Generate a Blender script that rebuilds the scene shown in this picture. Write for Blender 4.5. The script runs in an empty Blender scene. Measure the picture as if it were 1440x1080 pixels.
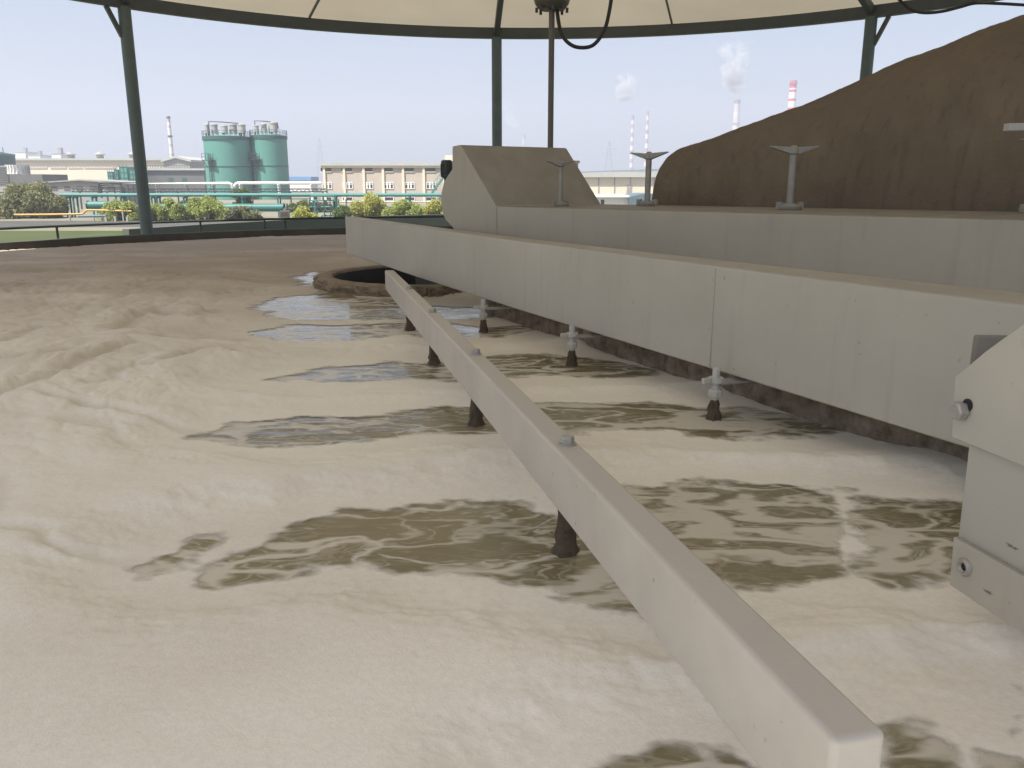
import bpy, math, random
import numpy as np
from mathutils import Vector, Matrix, noise as mnoise
random.seed(7)
rng = np.random.default_rng(11)
S = bpy.context.scene
COL = S.collection
R = math.radians

# ------------------------------------------------------------------ survey of the site
F, EYE, HZ = 1165.0, 1.2, 256.0              # focal length in photo pixels, eye height over the scum, horizon row
PITCH = math.atan((540 - HZ) / F)
cP, sP = math.cos(PITCH), math.sin(PITCH)
GZ = -1.8                                    # ground level round the raised tank
CTR = Vector((0.445, 9.98, 0))               # tank centre
TR = 10.25                                   # tank inner radius

def ray(px, py):
    r, u = (px - 720) / F, (540 - py) / F
    return (r, cP + u * sP, -sP + u * cP)
def on_level(px, py, z=0.0):                 # point of a horizontal level seen in that direction
    a = ray(px, py); t = (z - EYE) / a[2]
    return Vector((a[0] * t, a[1] * t, z))
def at_dist(px, py, d):                      # point at a distance along the view
    a = ray(px, py); t = d / a[1]
    return Vector((a[0] * t, d, EYE + a[2] * t))

# ------------------------------------------------------------------ materials
def new_mat(name):
    m = bpy.data.materials.new(name); m.use_nodes = True
    nt = m.node_tree; nt.nodes.clear()
    out = nt.nodes.new('ShaderNodeOutputMaterial')
    return m, nt, out
def N(nt, kind, **kw):
    n = nt.nodes.new('ShaderNode' + kind)
    for k, v in kw.items():
        if k.startswith('i_'):
            key = k[2:].replace('_', ' ')
            n.inputs[key].default_value = v
        else: setattr(n, k, v)
    return n
def L(nt, a, ao, b, bi): nt.links.new(a.outputs[ao], b.inputs[bi])
def c4(c): return (c[0], c[1], c[2], 1.0)

def ramp(nt, src, so, p0, c0, p1, c1):
    r = N(nt, 'ValToRGB'); e = r.color_ramp.elements
    e[0].position, e[0].color = p0, c4(c0); e[1].position, e[1].color = p1, c4(c1)
    L(nt, src, so, r, 'Fac'); return r
def mixc(nt, fac, fo, a, b, kind='MIX'):
    m = N(nt, 'MixRGB', blend_type=kind)
    if fac is None: m.inputs[0].default_value = fo
    else: L(nt, fac, fo, m, 0)
    for i, v in ((1, a), (2, b)):
        if isinstance(v, tuple) and not hasattr(v[0], 'outputs'): m.inputs[i].default_value = c4(v)
        else: L(nt, v[0], v[1], m, i)
    return m

def plain(name, c, rough=0.6, c2=None, scale=3.0, metal=0.0, bump=0.0, bscale=40.0, spec=0.4,
          dust=None, dust_amt=1.0, specks=None, stretch=(1, 1, 1), island=0.0, vstreak=None, leaf=False):
    m, nt, out = new_mat(name)
    b = N(nt, 'BsdfPrincipled'); L(nt, b, 0, out, 0)
    b.inputs['Roughness'].default_value = rough; b.inputs['Metallic'].default_value = metal
    b.inputs['Specular IOR Level'].default_value = spec
    geo = N(nt, 'NewGeometry')
    mp = N(nt, 'Mapping'); L(nt, geo, 'Position', mp, 'Vector'); mp.inputs['Scale'].default_value = stretch
    n1 = N(nt, 'TexNoise', i_Scale=scale, i_Detail=6.0, i_Roughness=0.6); L(nt, mp, 0, n1, 'Vector')
    c2 = c2 or tuple(x * 0.8 for x in c)
    cur = ramp(nt, n1, 0, 0.32, c, 0.72, c2)
    if vstreak:
        mv = N(nt, 'Mapping'); L(nt, geo, 'Position', mv, 'Vector'); mv.inputs['Scale'].default_value = (9, 9, 0.7)
        nv = N(nt, 'TexNoise', i_Scale=1.6, i_Detail=4.0); L(nt, mv, 0, nv, 'Vector')
        rv = ramp(nt, nv, 0, 0.55, (0, 0, 0), 0.75, (0.6, 0.6, 0.6))
        cur = mixc(nt, rv, 0, (cur, 0), vstreak)
    if specks:
        n3 = N(nt, 'TexNoise', i_Scale=26.0, i_Detail=3.0); L(nt, geo, 'Position', n3, 'Vector')
        r3 = ramp(nt, n3, 0, 0.69, (0, 0, 0), 0.76, (0.75, 0.75, 0.75))
        cur = mixc(nt, r3, 0, (cur, 0), specks)
    if dust:
        sx = N(nt, 'SeparateXYZ'); L(nt, geo, 'Normal', sx, 0)
        mr = N(nt, 'MapRange'); L(nt, sx, 2, mr, 0)
        mr.inputs['From Min'].default_value = 0.25; mr.inputs['From Max'].default_value = 0.75
        mr.inputs['To Max'].default_value = dust_amt
        n2 = N(nt, 'TexNoise', i_Scale=5.0, i_Detail=5.0); L(nt, geo, 'Position', n2, 'Vector')
        r2 = ramp(nt, n2, 0, 0.2, (0.55, 0.55, 0.55), 0.6, (1, 1, 1))
        mm = N(nt, 'Math', operation='MULTIPLY'); L(nt, mr, 0, mm, 0); L(nt, r2, 0, mm, 1)
        cur = mixc(nt, mm, 0, (cur, 0), dust)
    if island:
        mr = N(nt, 'MapRange'); L(nt, geo, 'Random Per Island', mr, 0)
        mr.inputs['To Min'].default_value = 1 - island; mr.inputs['To Max'].default_value = 1 + island
        cur = mixc(nt, None, 1.0, (cur, 0), (mr, 0), 'MULTIPLY')
    L(nt, cur, 0, b, 'Base Color')
    if leaf:
        tl = N(nt, 'BsdfTranslucent'); L(nt, cur, 0, tl, 0); mx = N(nt, 'MixShader'); mx.inputs[0].default_value = 0.4
        L(nt, b, 0, mx, 1); L(nt, tl, 0, mx, 2); L(nt, mx, 0, out, 0)
    if bump:
        nb = N(nt, 'TexNoise', i_Scale=bscale, i_Detail=5.0, i_Roughness=0.65); L(nt, mp, 0, nb, 'Vector')
        bp = N(nt, 'Bump', i_Strength=bump, i_Distance=0.02); L(nt, nb, 0, bp, 'Height'); L(nt, bp, 0, b, 'Normal')
    return m

DUST = (0.33, 0.308, 0.272)
M = {}
M['steel'] = plain('painted_steel', (0.485, 0.465, 0.41), 0.55, (0.43, 0.412, 0.36), 1.6, bump=0.05, bscale=60, dust=DUST, specks=(0.30, 0.27, 0.22), vstreak=(0.40, 0.375, 0.32))
M['bar'] = plain('bar_steel', (0.54, 0.51, 0.45), 0.55, (0.47, 0.44, 0.385), 4.0, bump=0.10, bscale=90, dust=(0.46, 0.44, 0.41), dust_amt=0.9, specks=(0.27, 0.24, 0.2))
M['hood'] = plain('hood_steel', (0.40, 0.383, 0.337), 0.65, (0.355, 0.34, 0.298), 1.5, bump=0.04, bscale=50, dust=(0.205, 0.188, 0.162), vstreak=(0.33, 0.31, 0.265))
M['arm'] = plain('dark_arm_steel', (0.21, 0.195, 0.175), 0.7, (0.17, 0.16, 0.14), 6.0)  # grey-brown steel, darker than the header and bracket plates
M['clamp'] = plain('pale_clamp', (0.55, 0.54, 0.51), 0.5, (0.45, 0.44, 0.41), 25.0)
M['galv'] = plain('galvanised_steel', (0.42, 0.41, 0.38), 0.4, (0.33, 0.32, 0.30), 18.0, metal=0.25, bump=0.05, bscale=80)
M['seam'] = plain('weld_metal', (0.42, 0.40, 0.35), 0.5)
M['valve'] = plain('valve_metal', (0.31, 0.31, 0.295), 0.5, (0.24, 0.24, 0.225), 14.0, metal=0.2, bump=0.05, dust=(0.27, 0.25, 0.215), dust_amt=0.5)
M['scum'] = plain('crusted_scum', (0.15, 0.115, 0.08), 0.9, (0.40, 0.33, 0.26), 12.0, bump=0.9, bscale=34, spec=0.1)
M['wetscum'] = plain('wet_scum', (0.075, 0.06, 0.042), 0.6, (0.13, 0.1, 0.07), 16.0, bump=0.9, bscale=45, spec=0.25)
M['scoop'] = plain('scum_coated_cover', (0.20, 0.165, 0.127), 0.9, (0.145, 0.119, 0.092), 2.6, bump=1.0, bscale=34, spec=0.06, specks=(0.20, 0.165, 0.125), dust=(0.155, 0.13, 0.105), dust_amt=0.5, stretch=(1, 1, 0.55), vstreak=(0.10, 0.084, 0.068))
M['concrete'] = plain('dark_concrete', (0.085, 0.08, 0.068), 0.85, (0.055, 0.052, 0.045), 2.5, bump=0.2)
M['ring'] = plain('well_concrete', (0.30, 0.245, 0.175), 0.9, (0.17, 0.13, 0.085), 7.0, bump=0.9, bscale=30, specks=(0.5, 0.43, 0.34))
M['post'] = plain('green_post_paint', (0.10, 0.14, 0.148), 0.5, (0.08, 0.112, 0.118), 5.0, bump=0.03)
M['beam'] = plain('grey_green_paint', (0.068, 0.080, 0.086), 0.5, (0.056, 0.066, 0.07), 4.0)
M['rail'] = plain('rail_paint', (0.05, 0.06, 0.055), 0.5, (0.035, 0.045, 0.04), 5.0)
M['black'] = plain('black_rubber', (0.02, 0.02, 0.022), 0.6)
M['ringgrey'] = plain('slip_ring_casing', (0.08, 0.075, 0.065), 0.5)
M['pole'] = plain('pole_paint', (0.12, 0.115, 0.105), 0.5)
M['teal'] = plain('teal_paint', (0.035, 0.15, 0.135), 0.5, (0.028, 0.115, 0.105), 0.8)
M['tealpipe'] = plain('teal_pipe_paint', (0.06, 0.21, 0.19), 0.5, (0.045, 0.165, 0.15), 0.8)
M['silo'] = plain('silo_paint', (0.085, 0.245, 0.205), 0.55, (0.07, 0.205, 0.17), 0.25, stretch=(1, 1, 0.3))
M['silodark'] = plain('silo_trim', (0.03, 0.09, 0.08), 0.5)
M['darkmetal'] = plain('dark_metal', (0.045, 0.05, 0.052), 0.5)
M['motor'] = plain('motor_paint', (0.03, 0.05, 0.05), 0.4)
M['cream'] = plain('cream_render', (0.66, 0.58, 0.46), 0.8, (0.58, 0.51, 0.40), 0.15)
M['white'] = plain('white_paint', (0.72, 0.71, 0.68), 0.7, (0.62, 0.61, 0.58), 0.2)
M['greywall'] = plain('grey_cladding', (0.30, 0.29, 0.27), 0.7, (0.25, 0.24, 0.23), 0.2)
M['darkwall'] = plain('dark_cladding', (0.12, 0.12, 0.115), 0.7, (0.09, 0.09, 0.09), 0.3)
M['brick'] = plain('brown_brick', (0.44, 0.385, 0.33), 0.85, (0.39, 0.34, 0.29), 1.2)
M['roofgrey'] = plain('roof_grey', (0.40, 0.41, 0.38), 0.7, (0.34, 0.35, 0.32), 0.3)
M['bluegrey'] = plain('blue_grey_roof', (0.11, 0.155, 0.18), 0.6, (0.08, 0.12, 0.14), 0.3)
M['blueroof'] = plain('blue_roof', (0.12, 0.28, 0.52), 0.6, (0.1, 0.23, 0.43), 0.3)
M['glass'] = plain('dark_glass', (0.03, 0.035, 0.04), 0.12, (0.05, 0.055, 0.06), 0.4, spec=0.6)
M['yellow'] = plain('yellow_pipe_paint', (0.55, 0.33, 0.09), 0.5, (0.48, 0.29, 0.08), 0.7)
M['net'] = plain('green_net', (0.06, 0.26, 0.20), 0.8, (0.045, 0.2, 0.155), 0.5)
M['lattice'] = plain('lattice_steel', (0.22, 0.24, 0.27), 0.6)
M['bark'] = plain('shrub_bark', (0.1, 0.075, 0.05), 0.9, bump=0.4)
M['leaf_olive'] = plain('olive_leaves', (0.27, 0.27, 0.12), 0.65, (0.17, 0.18, 0.085), 1.2, island=0.25, leaf=True)
M['leaf_lime'] = plain('lime_leaves', (0.36, 0.40, 0.11), 0.65, (0.24, 0.29, 0.08), 1.2, island=0.25, leaf=True)
M['leaf_yellow'] = plain('yellow_green_leaves', (0.50, 0.47, 0.13), 0.65, (0.28, 0.32, 0.085), 1.2, island=0.25, leaf=True)
M['leaf_green'] = plain('green_leaves', (0.17, 0.22, 0.075), 0.65, (0.10, 0.145, 0.05), 1.2, island=0.25, leaf=True)
M['ground'] = plain('dry_ground', (0.23, 0.21, 0.165), 0.95, (0.16, 0.16, 0.11), 0.06, bump=0.2, bscale=3, spec=0.03)
M['road'] = plain('asphalt', (0.105, 0.10, 0.095), 0.9, (0.08, 0.078, 0.074), 0.4, bump=0.2, bscale=20, spec=0.03)
M['lawn'] = plain('mown_grass', (0.060, 0.080, 0.032), 0.95, (0.085, 0.095, 0.048), 0.35, bump=0.6, bscale=9, spec=0.02)
M['olivewall'] = plain('olive_wall', (0.085, 0.095, 0.075), 0.8, (0.07, 0.08, 0.063), 0.4)

def striped(name, ca, cb, period, top_band, top_z, duty=0.5, topc=None):
    m, nt, out = new_mat(name)
    b = N(nt, 'BsdfPrincipled'); L(nt, b, 0, out, 0); b.inputs['Roughness'].default_value = 0.7
    tc = N(nt, 'TexCoord'); sx = N(nt, 'SeparateXYZ'); L(nt, tc, 'Object', sx, 0)
    d = N(nt, 'Math', operation='DIVIDE'); L(nt, sx, 2, d, 0); d.inputs[1].default_value = period
    fr = N(nt, 'Math', operation='FRACT'); L(nt, d, 0, fr, 0)
    gt = N(nt, 'Math', operation='GREATER_THAN'); L(nt, fr, 0, gt, 0); gt.inputs[1].default_value = duty
    mx = mixc(nt, gt, 0, ca, cb)
    g2 = N(nt, 'Math', operation='GREATER_THAN'); L(nt, sx, 2, g2, 0); g2.inputs[1].default_value = top_z - top_band
    m2 = mixc(nt, g2, 0, (mx, 0), topc or cb)
    n = N(nt, 'TexNoise', i_Scale=0.08, i_Detail=4.0); L(nt, tc, 'Object', n, 'Vector')
    r = ramp(nt, n, 0, 0.3, (0.82, 0.82, 0.82), 0.7, (1, 1, 1))
    m3 = mixc(nt, None, 1.0, (m2, 0), (r, 0), 'MULTIPLY')
    L(nt, m3, 0, b, 'Base Color'); return m

# canopy membrane: translucent coated fabric
m, nt, out = new_mat('canopy_membrane')
d = N(nt, 'BsdfDiffuse'); t = N(nt, 'BsdfTranslucent'); mx = N(nt, 'MixShader'); mx.inputs[0].default_value = 0.30
geo = N(nt, 'NewGeometry'); n1 = N(nt, 'TexNoise', i_Scale=0.5, i_Detail=5.0); L(nt, geo, 'Position', n1, 'Vector')
rr = ramp(nt, n1, 0, 0.3, (0.455, 0.405, 0.31), 0.7, (0.40, 0.355, 0.27)); L(nt, rr, 0, d, 0); L(nt, rr, 0, t, 0)
L(nt, d, 0, mx, 1); L(nt, t, 0, mx, 2); L(nt, mx, 0, out, 0); M['membrane'] = m

# foam: bubbles over water, thin where its thickness runs out
m, nt, out = new_mat('sludge_foam')
geo = N(nt, 'NewGeometry'); at = N(nt, 'Attribute', attribute_name='age'); av = N(nt, 'Attribute', attribute_name='cover')
b = N(nt, 'BsdfPrincipled'); b.inputs['Roughness'].default_value = 0.85; b.inputs['Specular IOR Level'].default_value = 0.12
mp = N(nt, 'Mapping'); L(nt, geo, 'Position', mp, 'Vector'); mp.inputs['Scale'].default_value = (0.55, 1.25, 1)
n1 = N(nt, 'TexNoise', i_Scale=1.5, i_Detail=8.0, i_Roughness=0.62, i_Distortion=0.7); L(nt, mp, 0, n1, 'Vector')
fresh = ramp(nt, n1, 0, 0.3, (0.85, 0.825, 0.765), 0.78, (0.80, 0.765, 0.695))
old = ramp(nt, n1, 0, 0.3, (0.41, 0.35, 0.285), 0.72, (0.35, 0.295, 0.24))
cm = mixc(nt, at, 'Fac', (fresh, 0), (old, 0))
nf = N(nt, 'TexNoise', i_Scale=55.0, i_Detail=3.0); L(nt, geo, 'Position', nf, 'Vector')
rf = ramp(nt, nf, 0, 0.35, (0.94, 0.94, 0.94), 0.65, (1, 1, 1))
cm = mixc(nt, None, 1.0, (cm, 0), (rf, 0), 'MULTIPLY'); L(nt, cm, 0, b, 'Base Color')
vb = N(nt, 'TexVoronoi', i_Scale=130.0); L(nt, geo, 'Position', vb, 'Vector')
n2 = N(nt, 'TexNoise', i_Scale=22.0, i_Detail=6.0, i_Roughness=0.6); L(nt, geo, 'Position', n2, 'Vector')
bp = N(nt, 'Bump', i_Strength=0.15, i_Distance=0.012); L(nt, n2, 0, bp, 'Height')
bp2 = N(nt, 'Bump', i_Strength=0.18, i_Distance=0.004); L(nt, vb, 0, bp2, 'Height'); L(nt, bp, 0, bp2, 'Normal'); L(nt, bp2, 0, b, 'Normal')
n3 = N(nt, 'TexNoise', i_Scale=5.5, i_Detail=7.0, i_Roughness=0.6, i_Distortion=1.2); L(nt, mp, 0, n3, 'Vector')
ml = N(nt, 'Math', operation='MULTIPLY_ADD'); L(nt, n3, 0, ml, 0); ml.inputs[1].default_value = 0.5; ml.inputs[2].default_value = -0.25
ad = N(nt, 'Math', operation='ADD'); L(nt, ml, 0, ad, 0); L(nt, av, 'Fac', ad, 1)
mr = N(nt, 'MapRange', interpolation_type='SMOOTHSTEP'); L(nt, ad, 0, mr, 0); mr.inputs['From Min'].default_value = 0.30; mr.inputs['From Max'].default_value = 0.72
tr = N(nt, 'BsdfTransparent'); mx = N(nt, 'MixShader'); L(nt, mr, 0, mx, 0); L(nt, tr, 0, mx, 1); L(nt, b, 0, mx, 2); L(nt, mx, 0, out, 0)
M['foam'] = m

# murky process water with a lace of bubbles drifting on it
m, nt, out = new_mat('murky_water')
geo = N(nt, 'NewGeometry')
mp = N(nt, 'Mapping'); L(nt, geo, 'Position', mp, 'Vector'); mp.inputs['Scale'].default_value = (0.55, 1.2, 1)
wn = N(nt, 'TexNoise', i_Scale=2.4, i_Detail=4.0); L(nt, mp, 0, wn, 'Vector')
wm = N(nt, 'VectorMath', operation='MULTIPLY_ADD'); L(nt, wn, 'Color', wm, 0); wm.inputs[1].default_value = (1.0, 0.8, 0.7); L(nt, mp, 0, wm, 2)
vo = N(nt, 'TexVoronoi', feature='DISTANCE_TO_EDGE', i_Scale=3.4); L(nt, wm, 0, vo, 'Vector')
wid = N(nt, 'TexNoise', i_Scale=1.7, i_Detail=5.0); L(nt, mp, 0, wid, 'Vector')
wr = N(nt, 'MapRange'); L(nt, wid, 0, wr, 0); wr.inputs['From Min'].default_value = 0.28; wr.inputs['From Max'].default_value = 0.70; wr.inputs['To Min'].default_value = 0.0; wr.inputs['To Max'].default_value = 0.20
sub = N(nt, 'Math', operation='SUBTRACT'); L(nt, wr, 0, sub, 0); L(nt, vo, 0, sub, 1)
lace = N(nt, 'MapRange', interpolation_type='SMOOTHSTEP'); L(nt, sub, 0, lace, 0); lace.inputs['From Min'].default_value = -0.035; lace.inputs['From Max'].default_value = 0.09; lace.inputs['To Max'].default_value = 0.68
st = N(nt, 'TexNoise', i_Scale=9.0, i_Detail=6.0, i_Distortion=1.5); L(nt, wm, 0, st, 'Vector')
sr = N(nt, 'MapRange', interpolation_type='SMOOTHSTEP'); L(nt, st, 0, sr, 0); sr.inputs['From Min'].default_value = 0.53; sr.inputs['From Max'].default_value = 0.74; sr.inputs['To Max'].default_value = 0.62
vo2 = N(nt, 'TexVoronoi', feature='DISTANCE_TO_EDGE', i_Scale=8.5); L(nt, wm, 0, vo2, 'Vector')
l2 = N(nt, 'MapRange', interpolation_type='SMOOTHSTEP'); L(nt, vo2, 0, l2, 0); l2.inputs['From Min'].default_value = 0.0; l2.inputs['From Max'].default_value = 0.10; l2.inputs['To Min'].default_value = 0.42; l2.inputs['To Max'].default_value = 0.0
wq = N(nt, 'MapRange'); L(nt, wid, 0, wq, 0); wq.inputs['From Min'].default_value = 0.40; wq.inputs['From Max'].default_value = 0.66
l3 = N(nt, 'Math', operation='MULTIPLY'); L(nt, l2, 0, l3, 0); L(nt, wq, 0, l3, 1)
l4 = N(nt, 'Math', operation='MAXIMUM'); L(nt, l3, 0, l4, 0); L(nt, sr, 0, l4, 1)
ls = N(nt, 'Math', operation='MAXIMUM'); L(nt, lace, 0, ls, 0); L(nt, l4, 0, ls, 1)
wc = ramp(nt, wn, 0, 0.3, (0.235, 0.205, 0.12), 0.7, (0.17, 0.148, 0.084))
b = N(nt, 'BsdfPrincipled'); L(nt, wc, 0, b, 'Base Color'); b.inputs['Roughness'].default_value = 0.07; b.inputs['Specular IOR Level'].default_value = 0.5
rn = N(nt, 'TexNoise', i_Scale=7.0, i_Detail=4.0, i_Distortion=0.6); L(nt, mp, 0, rn, 'Vector')
bp = N(nt, 'Bump', i_Strength=0.35, i_Distance=0.02); L(nt, rn, 0, bp, 'Height'); L(nt, bp, 0, b, 'Normal')
fb = N(nt, 'BsdfPrincipled'); fb.inputs['Base Color'].default_value = c4((0.76, 0.725, 0.66)); fb.inputs['Roughness'].default_value = 0.6
mx = N(nt, 'MixShader'); L(nt, ls, 0, mx, 0); L(nt, b, 0, mx, 1); L(nt, fb, 0, mx, 2); L(nt, mx, 0, out, 0)
M['water'] = m
M['chute'] = plain('chute_steel', (0.075, 0.072, 0.064), 0.6, (0.05, 0.047, 0.042), 6.0, bump=0.2)
M['scuffpaint'] = plain('scuffed_paint', (0.20, 0.19, 0.17), 0.8)
M['wellwall'] = plain('dark_well_wall', (0.022, 0.022, 0.021), 0.5, (0.014, 0.014, 0.014), 3.0, bump=0.2)  # near-black tone for the inside of the well
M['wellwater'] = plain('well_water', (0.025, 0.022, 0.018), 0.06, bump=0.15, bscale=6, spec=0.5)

# ------------------------------------------------------------------ mesh building
class MB:
    def __init__(s): s.v, s.f = [], []
    def add(s, vs, fs):
        o = len(s.v); s.v += [tuple(p) for p in vs]; s.f += [tuple(i + o for i in f) for f in fs]; return s
    def box(s, a, b):
        x0, y0, z0 = a; x1, y1, z1 = b
        return s.hexa([(x0, y0, z0), (x1, y0, z0), (x1, y1, z0), (x0, y1, z0)], [(x0, y0, z1), (x1, y0, z1), (x1, y1, z1), (x0, y1, z1)])
    def hexa(s, lo, hi):
        n = len(lo)
        return s.add(list(lo) + list(hi), [tuple(range(n - 1, -1, -1)), tuple(range(n, 2 * n))] + [(i, (i + 1) % n, n + (i + 1) % n, n + i) for i in range(n)])
    def prism(s, prof, vec):
        v = Vector(vec); a = [Vector(p) for p in prof]
        return s.hexa(a, [p + v for p in a])
    def bar(s, p, q, w, h=None, up=(0, 0, 1)):
        p, q = Vector(p), Vector(q); h = h or w; d = (q - p).normalized(); up = Vector(up)
        if abs(d.dot(up)) > 0.98: up = Vector((0, 1, 0))
        a = d.cross(up).normalized(); b = a.cross(d)
        sec = lambda c: [c + a * (sx * w / 2) + b * (sz * h / 2) for sx, sz in ((-1, -1), (1, -1), (1, 1), (-1, 1))]
        return s.hexa(sec(p), sec(q))
    def tube(s, pts, r, n=12, caps=True):
        pts = [Vector(p) for p in pts]; rs = r if isinstance(r, (list, tuple)) else [r] * len(pts)
        vs, prev = [], None
        for i, p in enumerate(pts):
            d = (pts[min(i + 1, len(pts) - 1)] - pts[max(i - 1, 0)]).normalized()
            if prev is None:
                a = d.cross(Vector((0, 0, 1)))
                if a.length < 0.05: a = Vector((1, 0, 0))
            else: a = prev - d * prev.dot(d)
            a.normalize(); b = d.cross(a); prev = a
            vs += [p + (a * math.cos(2 * math.pi * k / n) + b * math.sin(2 * math.pi * k / n)) * rs[i] for k in range(n)]
        fs = [(i * n + k, i * n + (k + 1) % n, (i + 1) * n + (k + 1) % n, (i + 1) * n + k) for i in range(len(pts) - 1) for k in range(n)]
        if caps: fs += [tuple(range(n - 1, -1, -1)), tuple(range((len(pts) - 1) * n, len(pts) * n))]
        return s.add(vs, fs)
    def lathe(s, prof, c=(0, 0, 0), n=32, caps=False, a0=0.0, a1=360.0):
        full = abs(a1 - a0 - 360) < 1e-6; cols = n if full else n + 1; vs = []
        for r_, z in prof:
            for k in range(cols):
                t = R(a0 + (a1 - a0) * k / n); vs.append((c[0] + r_ * math.cos(t), c[1] + r_ * math.sin(t), c[2] + z))
        fs = []
        for i in range(len(prof) - 1):
            for k in range(n):
                k2 = (k + 1) % cols
                fs.append((i * cols + k, i * cols + k2, (i + 1) * cols + k2, (i + 1) * cols + k))
        if caps: fs += [tuple(range(cols - 1, -1, -1)), tuple(range((len(prof) - 1) * cols, len(prof) * cols))]
        return s.add(vs, fs)
    def build(s, name, mat, parent=None, origin=None, smooth=False, bevel=0.0, local=False, subdiv=None, fix=True):
        if parent is not None: org = Vector((0, 0, 0)) if local else Vector(parent['_o'])
        else: org = Vector(origin) if origin is not None else Vector((0, 0, 0))
        me = bpy.data.meshes.new(name); me.from_pydata([tuple(Vector(p) - org) for p in s.v], [], s.f); me.update()
        if fix:
            import bmesh
            bm = bmesh.new(); bm.from_mesh(me); bmesh.ops.recalc_face_normals(bm, faces=bm.faces); bm.to_mesh(me); bm.free()
        o = bpy.data.objects.new(name, me); COL.objects.link(o); me.materials.append(mat)
        if parent is not None: o.parent = parent; o['_o'] = tuple(parent['_o'])
        else: o.location = org; o['_o'] = tuple(org)
        if smooth:
            me.polygons.foreach_set('use_smooth', [True] * len(me.polygons))
            me.set_sharp_from_angle(angle=R(40))
        if bevel:
            b = o.modifiers.new('bevel', 'BEVEL'); b.width = bevel; b.segments = 3; b.limit_method = 'ANGLE'; b.angle_limit = R(35)
            b.harden_normals = True
            me.polygons.foreach_set('use_smooth', [True] * len(me.polygons))
        return o
def tag(o, label=None, cat=None, group=None, kind=None):
    if label: o['label'] = label
    if cat: o['category'] = cat
    if group: o['group'] = group
    if kind: o['kind'] = kind
    return o
def thing(name, loc, label, cat, group=None):
    o = bpy.data.objects.new(name, None); COL.objects.link(o); o.location = loc; o['_o'] = tuple(loc)
    o.empty_display_size = 0.2
    return tag(o, label, cat, group)
def copy_tree(o, parent=None):
    c = o.copy(); COL.objects.link(c)
    if parent is not None: c.parent = parent
    for ch in [x for x in COL.objects if x.parent is o]: copy_tree(ch, c)
    return c

def smooth01(x): x = np.clip(x, 0, 1); return x * x * (3 - 2 * x)
_perm = rng.permutation(512); _perm = np.concatenate([_perm, _perm, _perm])
_ga = rng.uniform(0, 2 * np.pi, 512); _gx, _gy = np.cos(_ga), np.sin(_ga)
def perlin(x, y):
    xi = np.floor(x).astype(int); yi = np.floor(y).astype(int); xf = x - xi; yf = y - yi; xi &= 511; yi &= 511
    u_ = xf * xf * xf * (xf * (xf * 6 - 15) + 10); v_ = yf * yf * yf * (yf * (yf * 6 - 15) + 10)
    def g(ix, iy, dx, dy):
        h = _perm[_perm[ix] + iy] & 511; return _gx[h] * dx + _gy[h] * dy
    x1 = (xi + 1) & 511; y1 = (yi + 1) & 511
    a = g(xi, yi, xf, yf); b = g(x1, yi, xf - 1, yf); c = g(xi, y1, xf, yf - 1); d_ = g(x1, y1, xf - 1, yf - 1)
    return (a + u_ * (b - a)) * (1 - v_) + (c + u_ * (d_ - c)) * v_
def fbm(x, y, o=4, g=0.5):
    r, a = np.zeros_like(x), 1.0
    for i in range(o): r += a * perlin(x * 2 ** i + 17.3 * i, y * 2 ** i + 5.1 * i); a *= g
    return r

# ------------------------------------------------------------------ camera, sky, sun
cam = bpy.data.cameras.new('camera'); co = bpy.data.objects.new('camera', cam); COL.objects.link(co); S.camera = co
co.location = (0, 0, EYE); co.rotation_euler = (R(90) - PITCH, 0, 0)
cam.sensor_width = 36; cam.lens = F / 1440 * 36; cam.clip_start = 0.05; cam.clip_end = 20000
sun_dir = Vector((-0.72, -0.69, 0)).normalized() * math.cos(R(57)) + Vector((0, 0, math.sin(R(57))))
w = bpy.data.worlds.new('World'); S.world = w; w.use_nodes = True
sky = w.node_tree.nodes.new('ShaderNodeTexSky'); sky.sky_type = 'NISHITA'; sky.sun_disc = False
sky.sun_elevation = R(57); sky.sun_rotation = math.atan2(sun_dir.x, sun_dir.y); sky.dust_density = 3.0; sky.air_density = 1.0
bg = w.node_tree.nodes['Background']; w.node_tree.links.new(sky.outputs[0], bg.inputs[0]); bg.inputs[1].default_value = 0.066
sl = bpy.data.lights.new('sun', 'SUN'); sl.energy = 4.6; sl.angle = R(0.5); sl.color = (1.0, 0.96, 0.89)
so = bpy.data.objects.new('sun', sl); COL.objects.link(so); so.rotation_euler = (-sun_dir).to_track_quat('-Z', 'Y').to_euler()
S.view_settings.view_transform = 'Standard'; S.view_settings.look = 'None'; S.view_settings.exposure = 1.32; S.view_settings.gamma = 1.0
S.cycles.max_bounces = 10; S.cycles.volume_bounces = 1; S.cycles.transparent_max_bounces = 12

# ------------------------------------------------------------------ ground
def sheet(name, pts, z, mat):
    o = MB().add([(x, y, z) for x, y in pts], [tuple(range(len(pts)))]).build(name, mat)
    return tag(o, kind='structure')
# the ground is one sheet with a hole for the tank, so nothing shows inside it
g_ = MB(); n = 64
inner = [(CTR.x + 10.4 * math.cos(2 * math.pi * k / n), CTR.y + 10.4 * math.sin(2 * math.pi * k / n), GZ) for k in range(n)]
outer = [(CTR.x + 6000 * math.cos(2 * math.pi * k / n), CTR.y + 6000 * math.sin(2 * math.pi * k / n), GZ) for k in range(n)]
g_.add(inner + outer, [(k, (k + 1) % n, n + (k + 1) % n, n + k) for k in range(n)])
tag(g_.build('ground', M['ground']), kind='structure')
sheet('lawn', [(-70, 22.5), (-10, 22.5), (60, 25), (60, 56), (-70, 52)], GZ + 0.004, M['lawn'])
sheet('road', [(-90, 56), (60, 60), (60, 68.5), (-90, 66)], GZ + 0.004, M['road'])

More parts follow.
